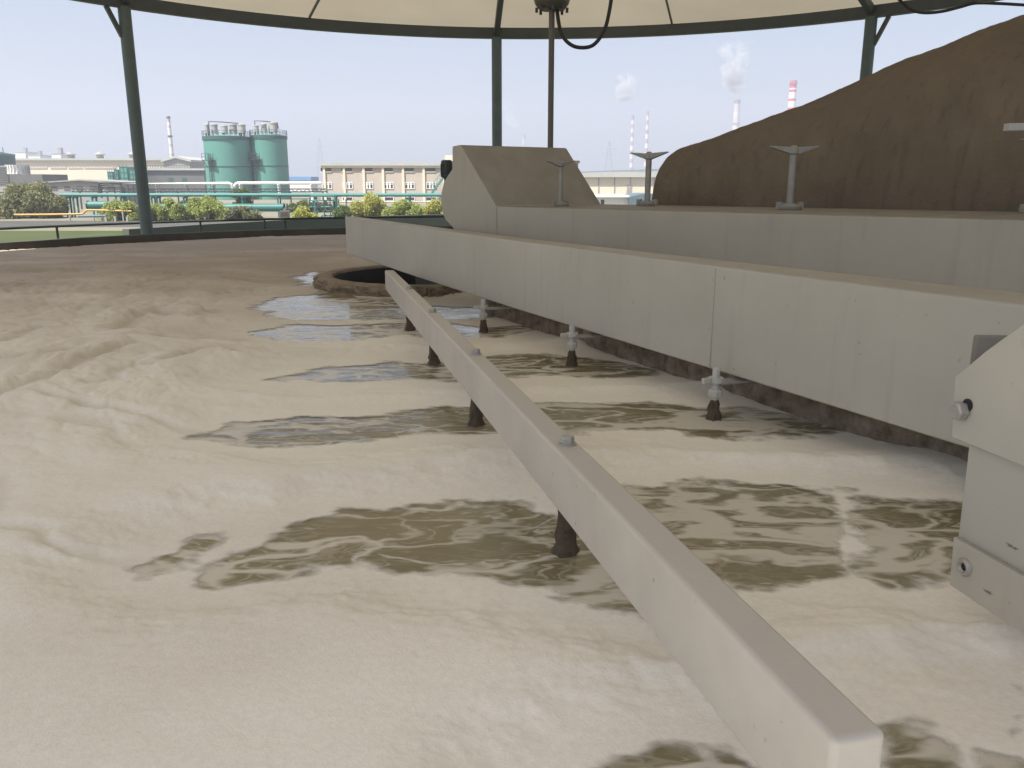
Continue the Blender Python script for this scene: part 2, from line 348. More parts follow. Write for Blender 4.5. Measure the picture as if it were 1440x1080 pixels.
# ------------------------------------------------------------------ tank
tank = thing('flotation_tank', (CTR.x, CTR.y, GZ), 'big round tank full of beige foam with a dark concrete rim', 'tank')
MB().lathe([(10.47, 0.0), (10.47, 1.98), (TR, 1.98), (TR, 0.9)], (CTR.x, CTR.y, GZ), 144).build('tank_wall', M['concrete'], tank, smooth=True)
MB().lathe([(10.475, 1.3), (11.65, 1.3), (11.65, 1.45), (10.475, 1.45)], (CTR.x, CTR.y, GZ), 120).build('walkway_slab', M['concrete'], tank, smooth=True)

WC = on_level(603, 384.0, 0.12); WC.z = 0
WR = (on_level(447, 384, 0.12) - Vector((WC.x, WC.y, 0.12))).length
wat = MB(); n = 160; cs_ = [(math.cos(2 * math.pi * k / n), math.sin(2 * math.pi * k / n)) for k in range(n)]
wat.add([(WC.x + (WR - 0.1) * c, WC.y + (WR - 0.1) * s_, 0) for c, s_ in cs_] + [(CTR.x + (TR - 0.001) * c, CTR.y + (TR - 0.001) * s_, 0) for c, s_ in cs_], [(k, (k + 1) % n, n + (k + 1) % n, n + k) for k in range(n)]); tag(wat.build('water', M['water']), kind='structure')

# foam surface
ang = np.concatenate([np.linspace(-115, -38, 60, endpoint=False), np.linspace(-38, 38, 640, endpoint=False), np.linspace(38, 115, 60)])
rad = 0.75 * np.exp(np.arange(0, 600) * 0.0056)
A_, R_ = np.meshgrid(np.radians(ang), rad); X = R_ * np.sin(A_); Y = R_ * np.cos(A_)
def seg_sd(poly, X, Y):
    P = np.array(poly); inside = np.zeros(X.shape, bool); d = np.full(X.shape, 1e9)
    for i in range(len(P)):
        (x0, y0), (x1, y1) = P[i], P[(i + 1) % len(P)]
        dx, dy = x1 - x0, y1 - y0; t = np.clip(((X - x0) * dx + (Y - y0) * dy) / (dx * dx + dy * dy + 1e-12), 0, 1)
        d = np.minimum(d, np.hypot(X - x0 - t * dx, Y - y0 - t * dy))
        c = ((y0 > Y) != (y1 > Y)) & (X < (x1 - x0) * (Y - y0) / (y1 - y0 + 1e-12) + x0); inside ^= c
    return np.where(inside, -d, d)
pools = [
 [(232, 793), (250, 768), (275, 757), (312, 750), (300, 768), (268, 786)],
 [(312, 822), (322, 782), (420, 744), (500, 726), (600, 721), (700, 708), (770, 703), (800, 740), (930, 790), (905, 866), (840, 846), (760, 830), (690, 816), (640, 819), (560, 799), (500, 789), (430, 803)],
 [(770, 690), (880, 684), (1000, 683), (1120, 688), (1168, 700), (1178, 760), (1160, 815), (1090, 825), (1030, 831), (960, 845), (860, 800)],
 [(1212, 700), (1345, 712), (1450, 735), (1450, 835), (1340, 822), (1250, 820), (1205, 800), (1200, 750)],
 [(280, 617), (330, 600), (420, 590), (520, 585), (640, 577), (760, 571), (850, 565), (960, 571), (1080, 580), (1170, 603), (1120, 613), (1010, 617), (920, 609), (860, 606), (800, 609), (700, 607), (640, 607), (560, 611), (440, 626), (380, 622)],
 [(385, 532), (470, 518), (560, 509), (640, 512), (700, 501), (760, 500), (830, 505), (925, 522), (880, 530), (800, 530), (720, 531), (640, 536), (560, 536), (460, 539)],
 [(355, 432), (385, 419), (440, 414), (455, 405), (520, 420), (600, 430), (700, 436), (690, 448), (600, 448), (480, 450), (400, 448)],
 [(350, 468), (420, 457), (540, 457), (660, 458), (770, 462), (725, 472), (650, 475), (560, 471), (500, 479), (410, 481)],
 [(418, 392), (445, 381), (452, 400), (430, 402)],
 [(1246, 1100), (1246, 1034), (1300, 1022), (1345, 1046), (1352, 1100)],
 [(1390, 1100), (1372, 1050), (1450, 1075), (1450, 1100)], [(1408, 1040), (1425, 1010), (1450, 985), (1450, 1055)],
 [(850, 1120), (900, 1088), (960, 1084), (1040, 1062), (1075, 1090), (1060, 1120)],
]
wa = 0.012 + 0.009 * Y; wx = X + wa * 1.3 * fbm(X * 1.1, Y * 1.6, 4); wy = Y + wa * fbm(X * 1.3 + 40, Y * 1.9 + 9, 4)
sd = np.full(X.shape, 1e9)
for P in pools:
    poly = [tuple(on_level(px, py, 0.0)[:2]) for px, py in P]; sd = np.minimum(sd, seg_sd(poly, wx, wy))
rc = np.hypot(X - CTR.x, Y - CTR.y)
edge_n = fbm(X * 2.2, Y * 3.6, 5, 0.6)
scale_e = 0.06 + 0.016 * Y                                   # foam edges are crisp close by, long and flat far off
q = sd / scale_e + (1.15 - 0.45 * smooth01((Y - 3) / 3)) * edge_n + 0.18
cover = smooth01((q + 0.9) / 2.4)
thick = 0.050 * smooth01((q - 0.3) / 5.0)
left = smooth01((1.2 - X) / 4.0)
mid = smooth01((Y - 2.5) / 3.0)
wr = fbm(X * 0.45 + 3, Y * 0.45 + 8, 3)
fx = (X * 0.80 + Y * 0.35) + 0.55 * wr; fy = (-X * 0.35 + Y * 0.85) + 0.55 * fbm(X * 0.5 + 31, Y * 0.5 + 4, 3)
ca, sa = math.cos(0.30), math.sin(0.30)
gx = (X * ca + Y * sa) + 0.22 * fbm(X * 0.9 + 3, Y * 0.9 + 8, 3); gy = (-X * sa + Y * ca) + 0.30 * fbm(X * 0.8 + 31, Y * 0.8 + 4, 3)
bil = lambda fx_, fy_, o: np.abs(perlin(gx * fx_ + o, gy * fy_ + 2 * o)) ** 0.75
patch = smooth01(fbm(X * 0.33 + 60, Y * 0.30 + 11, 3) * 1.6 + 0.60)
ridge = 0.9 * bil(1.1, 0.8, 7.0) + 0.9 * bil(2.6, 1.7, 21.0) + 0.6 * bil(6.0, 3.6, 40.0) + 0.3 * bil(13.0, 8.0, 55.0)
relief = 0.080 * (ridge - 0.5) * left * mid * (0.25 + 0.75 * patch)
nearf = 0.12 + 0.88 * smooth01((Y - 3.0) / 3.5) * left
relief += 0.040 * fbm(X * 0.7, Y * 1.0, 2, 0.4) + (0.016 * fbm(X * 1.8, Y * 2.6, 3, 0.45) + 0.014 * bil(1.7, 2.3, 71.0)) * nearf
relief += 0.0022 * fbm(X * 11, Y * 14, 3)
fold = np.zeros_like(X)
for line, dep, wid_ in ((((-40, 742), (60, 758), (150, 775), (215, 792)), 0.028, 0.035), (((-20, 578), (21, 559), (87, 532), (115, 521), (156, 499), (190, 494)), 0.05, 0.07),
        (((-10, 560), (28, 563), (59, 568), (115, 580), (146, 585), (174, 592), (260, 608), (285, 612)), 0.040, 0.05), (((-20, 492), (0, 487), (35, 478), (60, 470)), 0.06, 0.10),
        (((10, 516), (52, 511), (83, 504)), 0.05, 0.08), (((243, 521), (267, 507), (295, 504), (330, 505)), 0.045, 0.06), (((160, 470), (208, 446), (240, 450), (278, 455), (300, 446)), 0.055, 0.10),
        (((120, 552), (160, 545), (185, 530), (230, 527)), 0.035, 0.05), (((180, 482), (235, 478), (270, 484), (330, 480)), 0.045, 0.08), (((95, 600), (140, 612), (170, 634)), 0.025, 0.05), (((5, 690), (15, 715), (8, 740)), 0.02, 0.05)):
    pts = [on_level(px, py, 0.0) for px, py in line]; dd = np.full(X.shape, 1e9); cx = X + 0.10 * fbm(X * 1.7 + 5, Y * 1.7, 4, 0.6); cy = Y + 0.10 * fbm(X * 1.7 + 25, Y * 1.7 + 3, 4, 0.6)
    for a, b in zip(pts[:-1], pts[1:]):
        dx, dy = b.x - a.x, b.y - a.y; t = np.clip(((cx - a.x) * dx + (cy - a.y) * dy) / (dx * dx + dy * dy), 0, 1)
        dd = np.minimum(dd, np.hypot(cx - a.x - t * dx, cy - a.y - t * dy))
    g_ = np.exp(-(dd / wid_) ** 2); fold = np.maximum(fold, g_ * min(dep / 0.05, 1)); relief = relief + dep * (0.55 * np.exp(-(dd / (wid_ * 3.2)) ** 2) - 1.1 * g_)
far_flat = 1 - 0.55 * smooth01((Y - 11) / 5)
Z = 0.004 + (thick + 0.72 * relief * far_flat) * smooth01((q - 0.3) / 4.0)
Z = np.maximum(Z, 0.004) + 0.0
Z = Z - 0.5 * smooth01((Y - 13) / 4) * np.maximum(Z - 0.02, 0)
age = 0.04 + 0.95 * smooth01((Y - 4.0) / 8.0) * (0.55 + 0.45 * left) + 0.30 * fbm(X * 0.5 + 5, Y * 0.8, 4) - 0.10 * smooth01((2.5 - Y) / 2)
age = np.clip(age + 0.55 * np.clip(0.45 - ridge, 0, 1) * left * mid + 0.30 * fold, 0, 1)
nr, nc = X.shape
idx = np.arange(nr * nc).reshape(nr, nc)
quads = np.stack([idx[:-1, :-1], idx[:-1, 1:], idx[1:, 1:], idx[1:, :-1]], -1).reshape(-1, 4)
ok_v = ((rc < TR + 0.02) & (np.hypot(X - WC.x, Y - WC.y) > WR - 0.06)).reshape(-1); cov_v = (cover.reshape(-1) > 0.0)
keep = ok_v[quads].all(1) & cov_v[quads].any(1); quads = quads[keep][:, ::-1]
used = np.unique(quads); remap = -np.ones(nr * nc, int); remap[used] = np.arange(len(used)); quads = remap[quads]
me = bpy.data.meshes.new('foam'); me.vertices.add(len(used)); me.loops.add(quads.size); me.polygons.add(len(quads))
me.vertices.foreach_set('co', np.stack([X.ravel()[used], Y.ravel()[used], Z.ravel()[used]], -1).astype(np.float32).ravel())
me.loops.foreach_set('vertex_index', quads.astype(np.int32).ravel())
me.polygons.foreach_set('loop_start', np.arange(0, quads.size, 4, dtype=np.int32))
me.polygons.foreach_set('use_smooth', np.ones(len(quads), bool)); me.update(calc_edges=True); me.validate()
for nm, arr in (('cover', cover), ('age', age)):
    a = me.attributes.new(nm, 'FLOAT', 'POINT'); a.data.foreach_set('value', arr.ravel()[used].astype(np.float32))
fo = bpy.data.objects.new('foam', me); COL.objects.link(fo); me.materials.append(M['foam'])
tag(fo, 'beige scum foam spread over the murky water in the tank', 'foam', kind='stuff')

# guard rail round the walkway
RR = 11.4
rail = thing('guard_rail', (CTR.x, CTR.y - RR, -0.35), 'low dark guard rail running round outside the tank rim', 'railing')
pt = lambda deg, z, r=RR: Vector((CTR.x + r * math.cos(R(deg)), CTR.y + r * math.sin(R(deg)), z))
MB().tube([pt(a, 0.36) for a in range(-50, 231, 3)], 0.026, 10).build('top_rail', M['rail'], rail, smooth=True)
pa = []
for px, py in ((95, 319), (283, 311), (376, 309), (402, 308)):
    g = on_level(px, py, 0.36); pa.append(math.degrees(math.atan2(g.y - CTR.y, g.x - CTR.x)))
pa += [pa[0] + 13 * k for k in range(1, 6)] + [110 - 13 * k for k in range(0, 12)]
for a in pa: MB().tube([pt(a, -0.35), pt(a, 0.345)], 0.024, 8).build('post', M['rail'], rail, smooth=True)
jb = thing('junction_box', pt(pa[3], 0.37), 'pale metal junction box fixed on the guard rail', 'box')
p = pt(pa[3], 0.45); MB().box((p.x - 0.10, p.y - 0.05, p.z - 0.06), (p.x + 0.12, p.y + 0.06, p.z + 0.10)).build('casing', M['white'], jb, bevel=0.01)
MB().tube([p + Vector((0.0, 0, 0.10)), p + Vector((0.04, 0, 0.16))], 0.03, 8).build('conduit', M['white'], jb)
MB().box((p.x - 0.08, p.y - 0.062, p.z - 0.04), (p.x + 0.10, p.y - 0.052, p.z + 0.08)).build('lid', M['galv'], jb)

# ------------------------------------------------------------------ centre well
well = thing('well_ring', (WC.x, WC.y, -0.1), 'round concrete well ring crusted with scum, dark inside, left of the header', 'well')
mb = MB(); n = 420; vs = []
prof = [(0.0, -0.12), (0.03, -0.02), (0.015, 0.01), (0.005, 0.03), (0.012, 0.05), (0.0, 0.07), (-0.012, 0.095), (-0.03, 0.115), (-0.10, 0.125), (-0.19, 0.12), (-0.205, 0.09)]
for i, (r_, z) in enumerate(prof):
    for k in range(n):
        t = 2 * math.pi * k / n; x, y = math.cos(t), math.sin(t)
        j = mnoise.noise(Vector((x * 5, y * 5, z * 22))) * 0.03 + mnoise.noise(Vector((x * 19, y * 19, z * 40))) * 0.040 + mnoise.noise(Vector((x * 50, y * 50, z * 60))) * 0.028
        j *= 1.0 if i < 7 else 0.2
        vs.append((WC.x + (WR + r_ + j) * x, WC.y + (WR + r_ + j) * y, z + j * 0.4))
mb.add(vs, [(i * n + k, i * n + (k + 1) % n, (i + 1) * n + (k + 1) % n, (i + 1) * n + k) for i in range(len(prof) - 1) for k in range(n)])
mb.build('ring_wall', M['ring'], well, smooth=True)
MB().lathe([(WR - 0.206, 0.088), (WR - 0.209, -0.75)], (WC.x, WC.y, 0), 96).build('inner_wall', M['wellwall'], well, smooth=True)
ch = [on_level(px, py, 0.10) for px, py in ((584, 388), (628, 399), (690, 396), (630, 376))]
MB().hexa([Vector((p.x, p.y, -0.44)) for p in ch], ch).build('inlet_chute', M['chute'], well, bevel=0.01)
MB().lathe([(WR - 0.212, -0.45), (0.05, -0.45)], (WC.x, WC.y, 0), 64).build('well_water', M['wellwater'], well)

# ------------------------------------------------------------------ canopy
CR, CZ = 10.55, 4.42
can = thing('canopy', (CTR.x, CTR.y, GZ), 'round cream fabric canopy on dark posts covering the whole tank', 'canopy')
MB().lathe([(CR - 0.07, 0), (CR + 0.07, 0), (CR + 0.07, 0.23), (CR - 0.07, 0.23), (CR - 0.07, 0)], (CTR.x, CTR.y, CZ), 120).build('edge_beam', M['beam'], can, smooth=True)
mb = MB(); n = 96
rows_ = [(11.42, 4.64), (10.95, 4.67), (10.6, 4.72), (9.0, 5.02), (7, 5.48), (5, 6.0), (3, 6.62), (1.4, 7.2), (0.4, 7.6)]  # overhang beyond the edge beam added to keep sun patches off the foam
mb.lathe([(r_, z) for r_, z in rows_], (CTR.x, CTR.y, 0), n)
me_ = mb.build('membrane', M['membrane'], can, smooth=True, fix=False)
post_a = [138.0, 94.35, 49.7]; post_a += [4.5, -40.5, -85.5 - 8, -132, 182.5]
pr = lambda a, r_, z: Vector((CTR.x + r_ * math.cos(R(a)), CTR.y + r_ * math.sin(R(a)), z))
for i, a in enumerate(post_a):
    MB().bar(pr(a, CR, CZ + 0.12), pr(a, 0.4, 7.42), 0.12, 0.16).build('rafter', M['beam'], can)
    if i in (5,): continue
    po = MB().tube([pr(a, CR, GZ), pr(a, CR, CZ + 0.02)], 0.118, 20).build('post', M['post'], can, smooth=True)
    d_ = Vector((-math.sin(R(a)), math.cos(R(a)), 0))
    sgn = 1 if a > 90 and a < 270 or a < -90 else -1
    if a == 94.35: continue
    MB().bar(pr(a, CR, CZ - 0.52) + d_ * sgn * 0.09, pr(a, CR, CZ) + d_ * sgn * 0.34, 0.075, 0.075).build('brace', M['beam'], po)
for a in (117.5, 72.5, 27.0, 160.0):
    MB().bar(pr(a, CR - 0.1, CZ + 0.22), pr(a, 3.0, 6.57), 0.035, 0.05).build('seam_batten', M['pole'], can)

# slip ring hanging in the middle, its pole and cable
sr_ = thing('slip_ring', (CTR.x, CTR.y, -0.1), 'dark rotary power joint hanging from the canopy on a long thin pole', 'slip ring')
MB().lathe([(0.02, 3.07), (0.14, 3.07), (0.185, 3.12), (0.20, 3.16), (0.20, 3.25), (0.165, 3.27), (0.165, 3.55), (0.05, 3.6), (0.03, 7.3)], (CTR.x, CTR.y, 0), 32).build('housing', M['ringgrey'], sr_, smooth=True)
MB().tube([(CTR.x, CTR.y, -0.1), (CTR.x, CTR.y, 3.08)], 0.033, 12).build('pole', M['pole'], sr_, smooth=True)
for k in range(8): MB().bar(pr(k * 45, 0.17, 3.09), pr(k * 45, 0.17, 3.04), 0.03).build('bolt', M['darkmetal'], sr_)
def bez(pts, n=10):
    P = [Vector(p) for p in pts]; P = [P[0] * 2 - P[1]] + P + [P[-1] * 2 - P[-2]]; out = []
    for i in range(1, len(P) - 2):
        for k in range(n):
            t = k / n; a, b, c, d = P[i - 1:i + 3]
            out.append(0.5 * (2 * b + (c - a) * t + (2 * a - 5 * b + 4 * c - d) * t * t + (3 * b - a - 3 * c + d) * t ** 3))
    return out + [P[-2]]
cb = [at_dist(px, py, 9.95) for px, py in ((782, -14), (784, 20), (790, 48), (803, 63), (820, 67), (836, 62), (850, 42), (857, 15), (861, -15), (864, -60))]
tag(MB().tube(bez(cb), 0.021, 8).build('power_cable', M['black'], origin=cb[0], smooth=True), 'black cable hanging in a loop below the slip ring', 'cable')
cb = [at_dist(px, py, 16.6) for px, py in ((1262, -3), (1280, 13), (1300, 18), (1325, 16), (1350, 10), (1372, 4.5), (1405, 5), (1440, 7), (1520, 12))]
tag(MB().tube(bez(cb), 0.028, 8).build('power_cable', M['black'], origin=cb[0], smooth=True), 'black cable sagging under the canopy edge then running off to the right', 'cable')

# ------------------------------------------------------------------ distribution header and what hangs from it
HA, HU = Vector((1.81, 2.911, 0)), Vector((-0.4472, 0.8944, 0)); HN = Vector((0.8944, 0.4472, 0))
hp = lambda t, off, z: HA + HU * t + HN * off + Vector((0, 0, z))
hdr = thing('distribution_header', hp(3, 0.1, 0.2), 'long pale grey box header crossing the foam towards the well', 'header')
mb = MB(); secs = []
for t, w_, zb, zt in ((-2.5, 0.42, 0.20, 0.785), (0, 0.33, 0.205, 0.78), (1.64, 0.26, 0.216, 0.772), (4.05, 0.19, 0.229, 0.762), (6.4, 0.15, 0.26, 0.766), (8.83, 0.12, 0.302, 0.772)):
    secs.append([hp(t, 0, zb), hp(t, w_, zb), hp(t, w_, zt), hp(t, 0, zt)])
vs = [p for s_ in secs for p in s_]; k = len(secs)
mb.add(vs, [(i * 4 + j, i * 4 + (j + 1) % 4, (i + 1) * 4 + (j + 1) % 4, (i + 1) * 4 + j) for i in range(k - 1) for j in range(4)] + [(3, 2, 1, 0), tuple(range((k - 1) * 4, k * 4))])
mb.build('header_box', M['steel'], hdr, bevel=0.012)
MB().prism([hp(1.645, -0.0025, 0.222), hp(1.65, -0.0025, 0.222), hp(1.65, -0.0025, 0.758), hp(1.645, -0.0025, 0.758)], HN * 0.004).build('weld_seam', M['seam'], hdr)
mb = MB(); nn = 150; cols = []
for side in (0.30, 0.36):                                      # scum-crusted lower wall of the carriage
    for z in (-0.08, 0.0, 0.05, 0.10, 0.15, 0.21):
        for i in range(nn + 1):
            t = -2.5 + 7.55 * i / nn; j = mnoise.noise(Vector((t * 7, z * 25, side * 9))) * 0.022 + mnoise.noise(Vector((t * 24, z * 60, 3))) * 0.012
            mb.v.append(tuple(hp(t, side - j, z + (0.03 if z > 0.2 else 0))))
W1 = nn + 1
for s_ in range(2):
    for r_ in range(5):
        for i in range(nn): o_ = s_ * 6 * W1 + r_ * W1 + i; mb.f.append((o_, o_ + 1, o_ + W1 + 1, o_ + W1))
mb.build('baffle', M['scum'], hdr, smooth=True)
MB().prism([hp(5.06, 0.20, -0.05), hp(5.06, 0.44, -0.05), hp(5.06, 0.44, 0.215), hp(5.06, 0.20, 0.215)], HU * 0.03).build('end_plate', M['galv'], hdr, bevel=0.004)
for T_, lab in ((1.455, 0), (2.909, 1), (4.332, 2)):   # drop pipes
    b0 = hp(T_, -0.12, 0)
    dp = MB().tube([b0 + Vector((0, 0, 0.10)), b0 + Vector((0, 0, 0.272))], 0.020, 12)
    dp = dp.build('drop_pipe', M['clamp'], hdr, smooth=True)
    MB().lathe([(0.021, 0.118), (0.034, 0.122), (0.036, 0.15), (0.030, 0.16), (0.021, 0.163)], b0, 8).build('union_nut', M['clamp'], dp)
    mb = MB(); mb.lathe([(0.0205, 0.195), (0.04, 0.195), (0.04, 0.222), (0.0205, 0.222)], b0, 14)
    mb.prism([b0 - HU * 0.012 - HN * 0.085 + Vector((0, 0, 0.197)), b0 + HU * 0.012 - HN * 0.085 + Vector((0, 0, 0.197)), b0 + HU * 0.012 - HN * 0.04 + Vector((0, 0, 0.197)), b0 - HU * 0.012 - HN * 0.04 + Vector((0, 0, 0.197))], (0, 0, 0.026))
    mb.build('clamp', M['clamp'], dp, bevel=0.002)
    z_ = 0.186
    MB().prism([b0 - HU * 0.03 + HN * 0.02 + Vector((0, 0, z_)), b0 + HU * 0.03 + HN * 0.02 + Vector((0, 0, z_)), b0 + HU * 0.06 + HN * 0.25 + Vector((0, 0, z_)), b0 - HU * 0.06 + HN * 0.25 + Vector((0, 0, z_))], (0, 0, 0.012)).build('clamp_bracket', M['galv'], dp)
    mb = MB(); vs = []
    for i, (r_, z) in enumerate(((0.046, -0.06), (0.042, 0.0), (0.034, 0.03), (0.030, 0.055), (0.024, 0.08), (0.0205, 0.105))):
        for k in range(14):
            a = 2 * math.pi * k / 14; j = 1 + 0.5 * mnoise.noise(Vector((math.cos(a) * 2 + lab * 5, math.sin(a) * 2, z * 30)))
            vs.append(b0 + Vector((math.cos(a) * r_ * j, math.sin(a) * r_ * j, z)))
    mb.add(vs, [(i * 14 + k, i * 14 + (k + 1) % 14, (i + 1) * 14 + (k + 1) % 14, (i + 1) * 14 + k) for i in range(5) for k in range(14)])
    mb.build('scum_coating', M['wetscum'], dp, smooth=True)

# ------------------------------------------------------------------ skimmer bar
ZB, BW, BH = 0.385, 0.094, 0.20
BA, BE = on_level(541, 380, ZB - 0.05), on_level(1173, 1042, ZB); BA.z, BE.z = -0.05, 0; BU = (BE - BA).normalized(); BLEN = (BE - BA).length; BN = Vector((-BU.y, BU.x, 0))
if BN.x < 0: BN = -BN
bar = thing('skimmer_bar', (BA + BE) / 2 + Vector((0, 0, ZB - BH)), 'long beige square bar with bolts slanting over the foam', 'bar')
bp_ = lambda p, off, z: p + BN * off + Vector((0, 0, z))
MB().hexa([bp_(BA, 0, ZB - BH), bp_(BA, BW, ZB - BH), bp_(BA, BW, ZB), bp_(BA, 0, ZB)], [bp_(BE, 0, ZB - BH), bp_(BE, BW, ZB - BH), bp_(BE, BW, ZB), bp_(BE, 0, ZB)]).build('tube', M['bar'], bar, bevel=0.013)
for i, (px, py) in enumerate(((577, 407), (607, 441), (671, 501), (797, 626))):
    g = on_level(px, py, ZB - (0.044, 0.039, 0.030, 0.012)[i]); s_ = (g - Vector((BA.x, BA.y, g.z))).dot(BU); c = BA + BU * s_ + BN * 0.05
    bo = MB().lathe([(0.001, ZB + 0.029), (0.020, ZB + 0.029), (0.0235, ZB + 0.024), (0.0235, ZB + 0.006)], c, 6).build('bolt', M['galv'], bar)
    MB().lathe([(0.001, ZB + 0.0062), (0.029, ZB + 0.0062), (0.029, ZB - 0.0005)], c, 18).build('washer', M['galv'], bo)
    mb = MB(); vs = []
    pr_ = ((0.055, -0.06), (0.048, 0.0), (0.038, 0.03), (0.033, 0.07), (0.029, 0.11), (0.027, 0.15), (0.026, ZB - BH + 0.004))
    for j, (r_, z) in enumerate(pr_):
        for k in range(16):
            a = 2 * math.pi * k / 16; q_ = 1 + 0.45 * mnoise.noise(Vector((math.cos(a) * 2 + i * 3, math.sin(a) * 2, z * 18)))
            vs.append(c + Vector((math.cos(a) * r_ * q_, math.sin(a) * r_ * q_, z - (c.z if z < 0.05 else 0))))
    mb.add(vs, [(j * 16 + k, j * 16 + (k + 1) % 16, (j + 1) * 16 + (k + 1) % 16, (j + 1) * 16 + k) for j in range(len(pr_) - 1) for k in range(16)])
    mb.build('stub', M['wetscum'], bar, smooth=True)

# ------------------------------------------------------------------ scoop trough with its drive hood and valves
TB, TV, TM = Vector((-0.133, 7.211, 0)), Vector((0.7477, -0.6640, 0)), Vector((0.6640, 0.7477, 0))
TK, EP = 1.075, Vector((0, 0, EYE))
tp = lambda t, off, z: EP + (TB + TV * t + TM * off + Vector((0, 0, z)) - EP) * TK
TTOP = EYE - 0.2 * TK
tro = thing('scoop_trough', tp(3, 0.5, 0.0), 'grey flat topped steel trough behind the header carrying the valve handles', 'trough')
MB().hexa([tp(0.0015, 0, 0.1), tp(8.2, 0, 0.1), tp(8.2, 1.75, 0.1), tp(0.275, 1.16, 0.1)], [tp(0.0015, 0, 1.0), tp(8.2, 0, 1.0), tp(8.2, 1.75, 1.0), tp(0.275, 1.16, 1.0)]).build('trough_box', M['hood'], tro, bevel=0.012)
hood = thing('drive_hood', tp(-0.3, 0.5, 0.5), 'big grey sheet metal drive hood with a sloping dusty face', 'hood')
prof = [(0.0, 1.001), (-0.417, 1.515), (-0.523, 1.505), (-0.530, 1.31), (-0.585, 1.26), (-0.64, 1.20), (-0.673, 1.11), (-0.682, 1.04), (-0.676, 0.98), (-0.655, 0.92), (-0.63, 0.87), (-0.53, 0.80), (-0.50, 0.5), (0.0, 0.5)]
E_ = (TM * 1.15 + TV * 0.27) * TK
MB().prism([tp(t, -0.004, z) for t, z in prof], E_).build('hood_shell', M['hood'], hood, bevel=0.012)
md = tp(-0.66, 0.5, 1.28)
mb = MB(); c0 = at_dist(628.5, 250, 8.9); c1 = at_dist(628.5, 227, 8.9)
mb.lathe([(0.001, 0), (0.05, 0), (0.06, 0.01), (0.06, c1.z - c0.z), (0.045, c1.z - c0.z + 0.015), (0.001, c1.z - c0.z + 0.015)], c0, 20)
for k in range(20): mb.bar(c0 + Vector((0.062 * math.cos(k * math.pi / 10), 0.062 * math.sin(k * math.pi / 10), 0.01)), c0 + Vector((0.062 * math.cos(k * math.pi / 10), 0.062 * math.sin(k * math.pi / 10), 0.14)), 0.006)
mb.tube([c0 + Vector((0, 0, 0.0)), c0 + Vector((0.05, -0.05, -0.2)), c0 + Vector((0.25, -0.1, -0.25))], 0.035, 8)
mb.build('drive_motor', M['motor'], hood, smooth=True)
c0 = at_dist(806, 236, 9.3); mb = MB(); mb.lathe([(0.055, -0.25), (0.055, 0.05), (0.072, 0.05), (0.072, 0.075), (0.001, 0.075)], c0, 20); mb.build('vent_pipe', M['white'], hood, smooth=True)

def make_valve():
    v = thing('flow_valve', (0, 0, 0), None, None)
    mb = MB().lathe([(0.001, 0.0), (0.078, 0.0), (0.083, 0.008), (0.083, 0.03), (0.066, 0.036), (0.066, 0.045), (0.001, 0.045)], (0, 0, 0), 24)
    mb.box((-0.098, -0.018, 0.002), (-0.060, 0.018, 0.055)); mb.box((0.060, -0.018, 0.002), (0.098, 0.018, 0.055)); mb.build('base_flange', M['valve'], v, bevel=0.003)
    MB().tube([(0, 0, 0.045), (0, 0, 0.40)], 0.025, 14).build('stem', M['valve'], v, smooth=True)
    mb = MB()
    mb.lathe([(0.026, 0.385), (0.038, 0.395), (0.038, 0.425), (0.022, 0.445), (0.010, 0.452), (0.001, 0.452)], (0, 0, 0), 14)
    for s_ in (-1, 1):
        mb.hexa([(0.02 * s_, -0.03, 0.388), (0.02 * s_, 0.03, 0.388), (0.18 * s_, 0.012, 0.440), (0.18 * s_, -0.012, 0.440)],
                [(0.02 * s_, -0.026, 0.438), (0.02 * s_, 0.026, 0.438), (0.18 * s_, 0.010, 0.449), (0.18 * s_, -0.010, 0.449)])
    mb.build('handle', M['valve'], v, bevel=0.003)
    return v
v0 = make_valve()
for i, (px, py, rz, k, lab) in enumerate(((788, 290.0, 35, 0.84, 'T-topped valve standing directly in front of the sloping hood face'),
        (910, 289.5, -38, 1.0, 'T-topped valve at the foot of the brown scoop cover, against the sky'),
        (1110, 295, 4, 1.02, 'T-topped valve in front of the middle of the brown scoop cover'),
        (1452, 299.5, 20, 1.05, 'T-topped valve cut off by the right edge of the photo'))):
    o = v0 if i == 0 else copy_tree(v0)
    g = on_level(px, py, TTOP); k *= TK; o.location = g; o.rotation_euler = (0, 0, R(rz)); o.scale = (k, k, k)
    tag(o, lab, 'valve', 'flow valves on the trough')

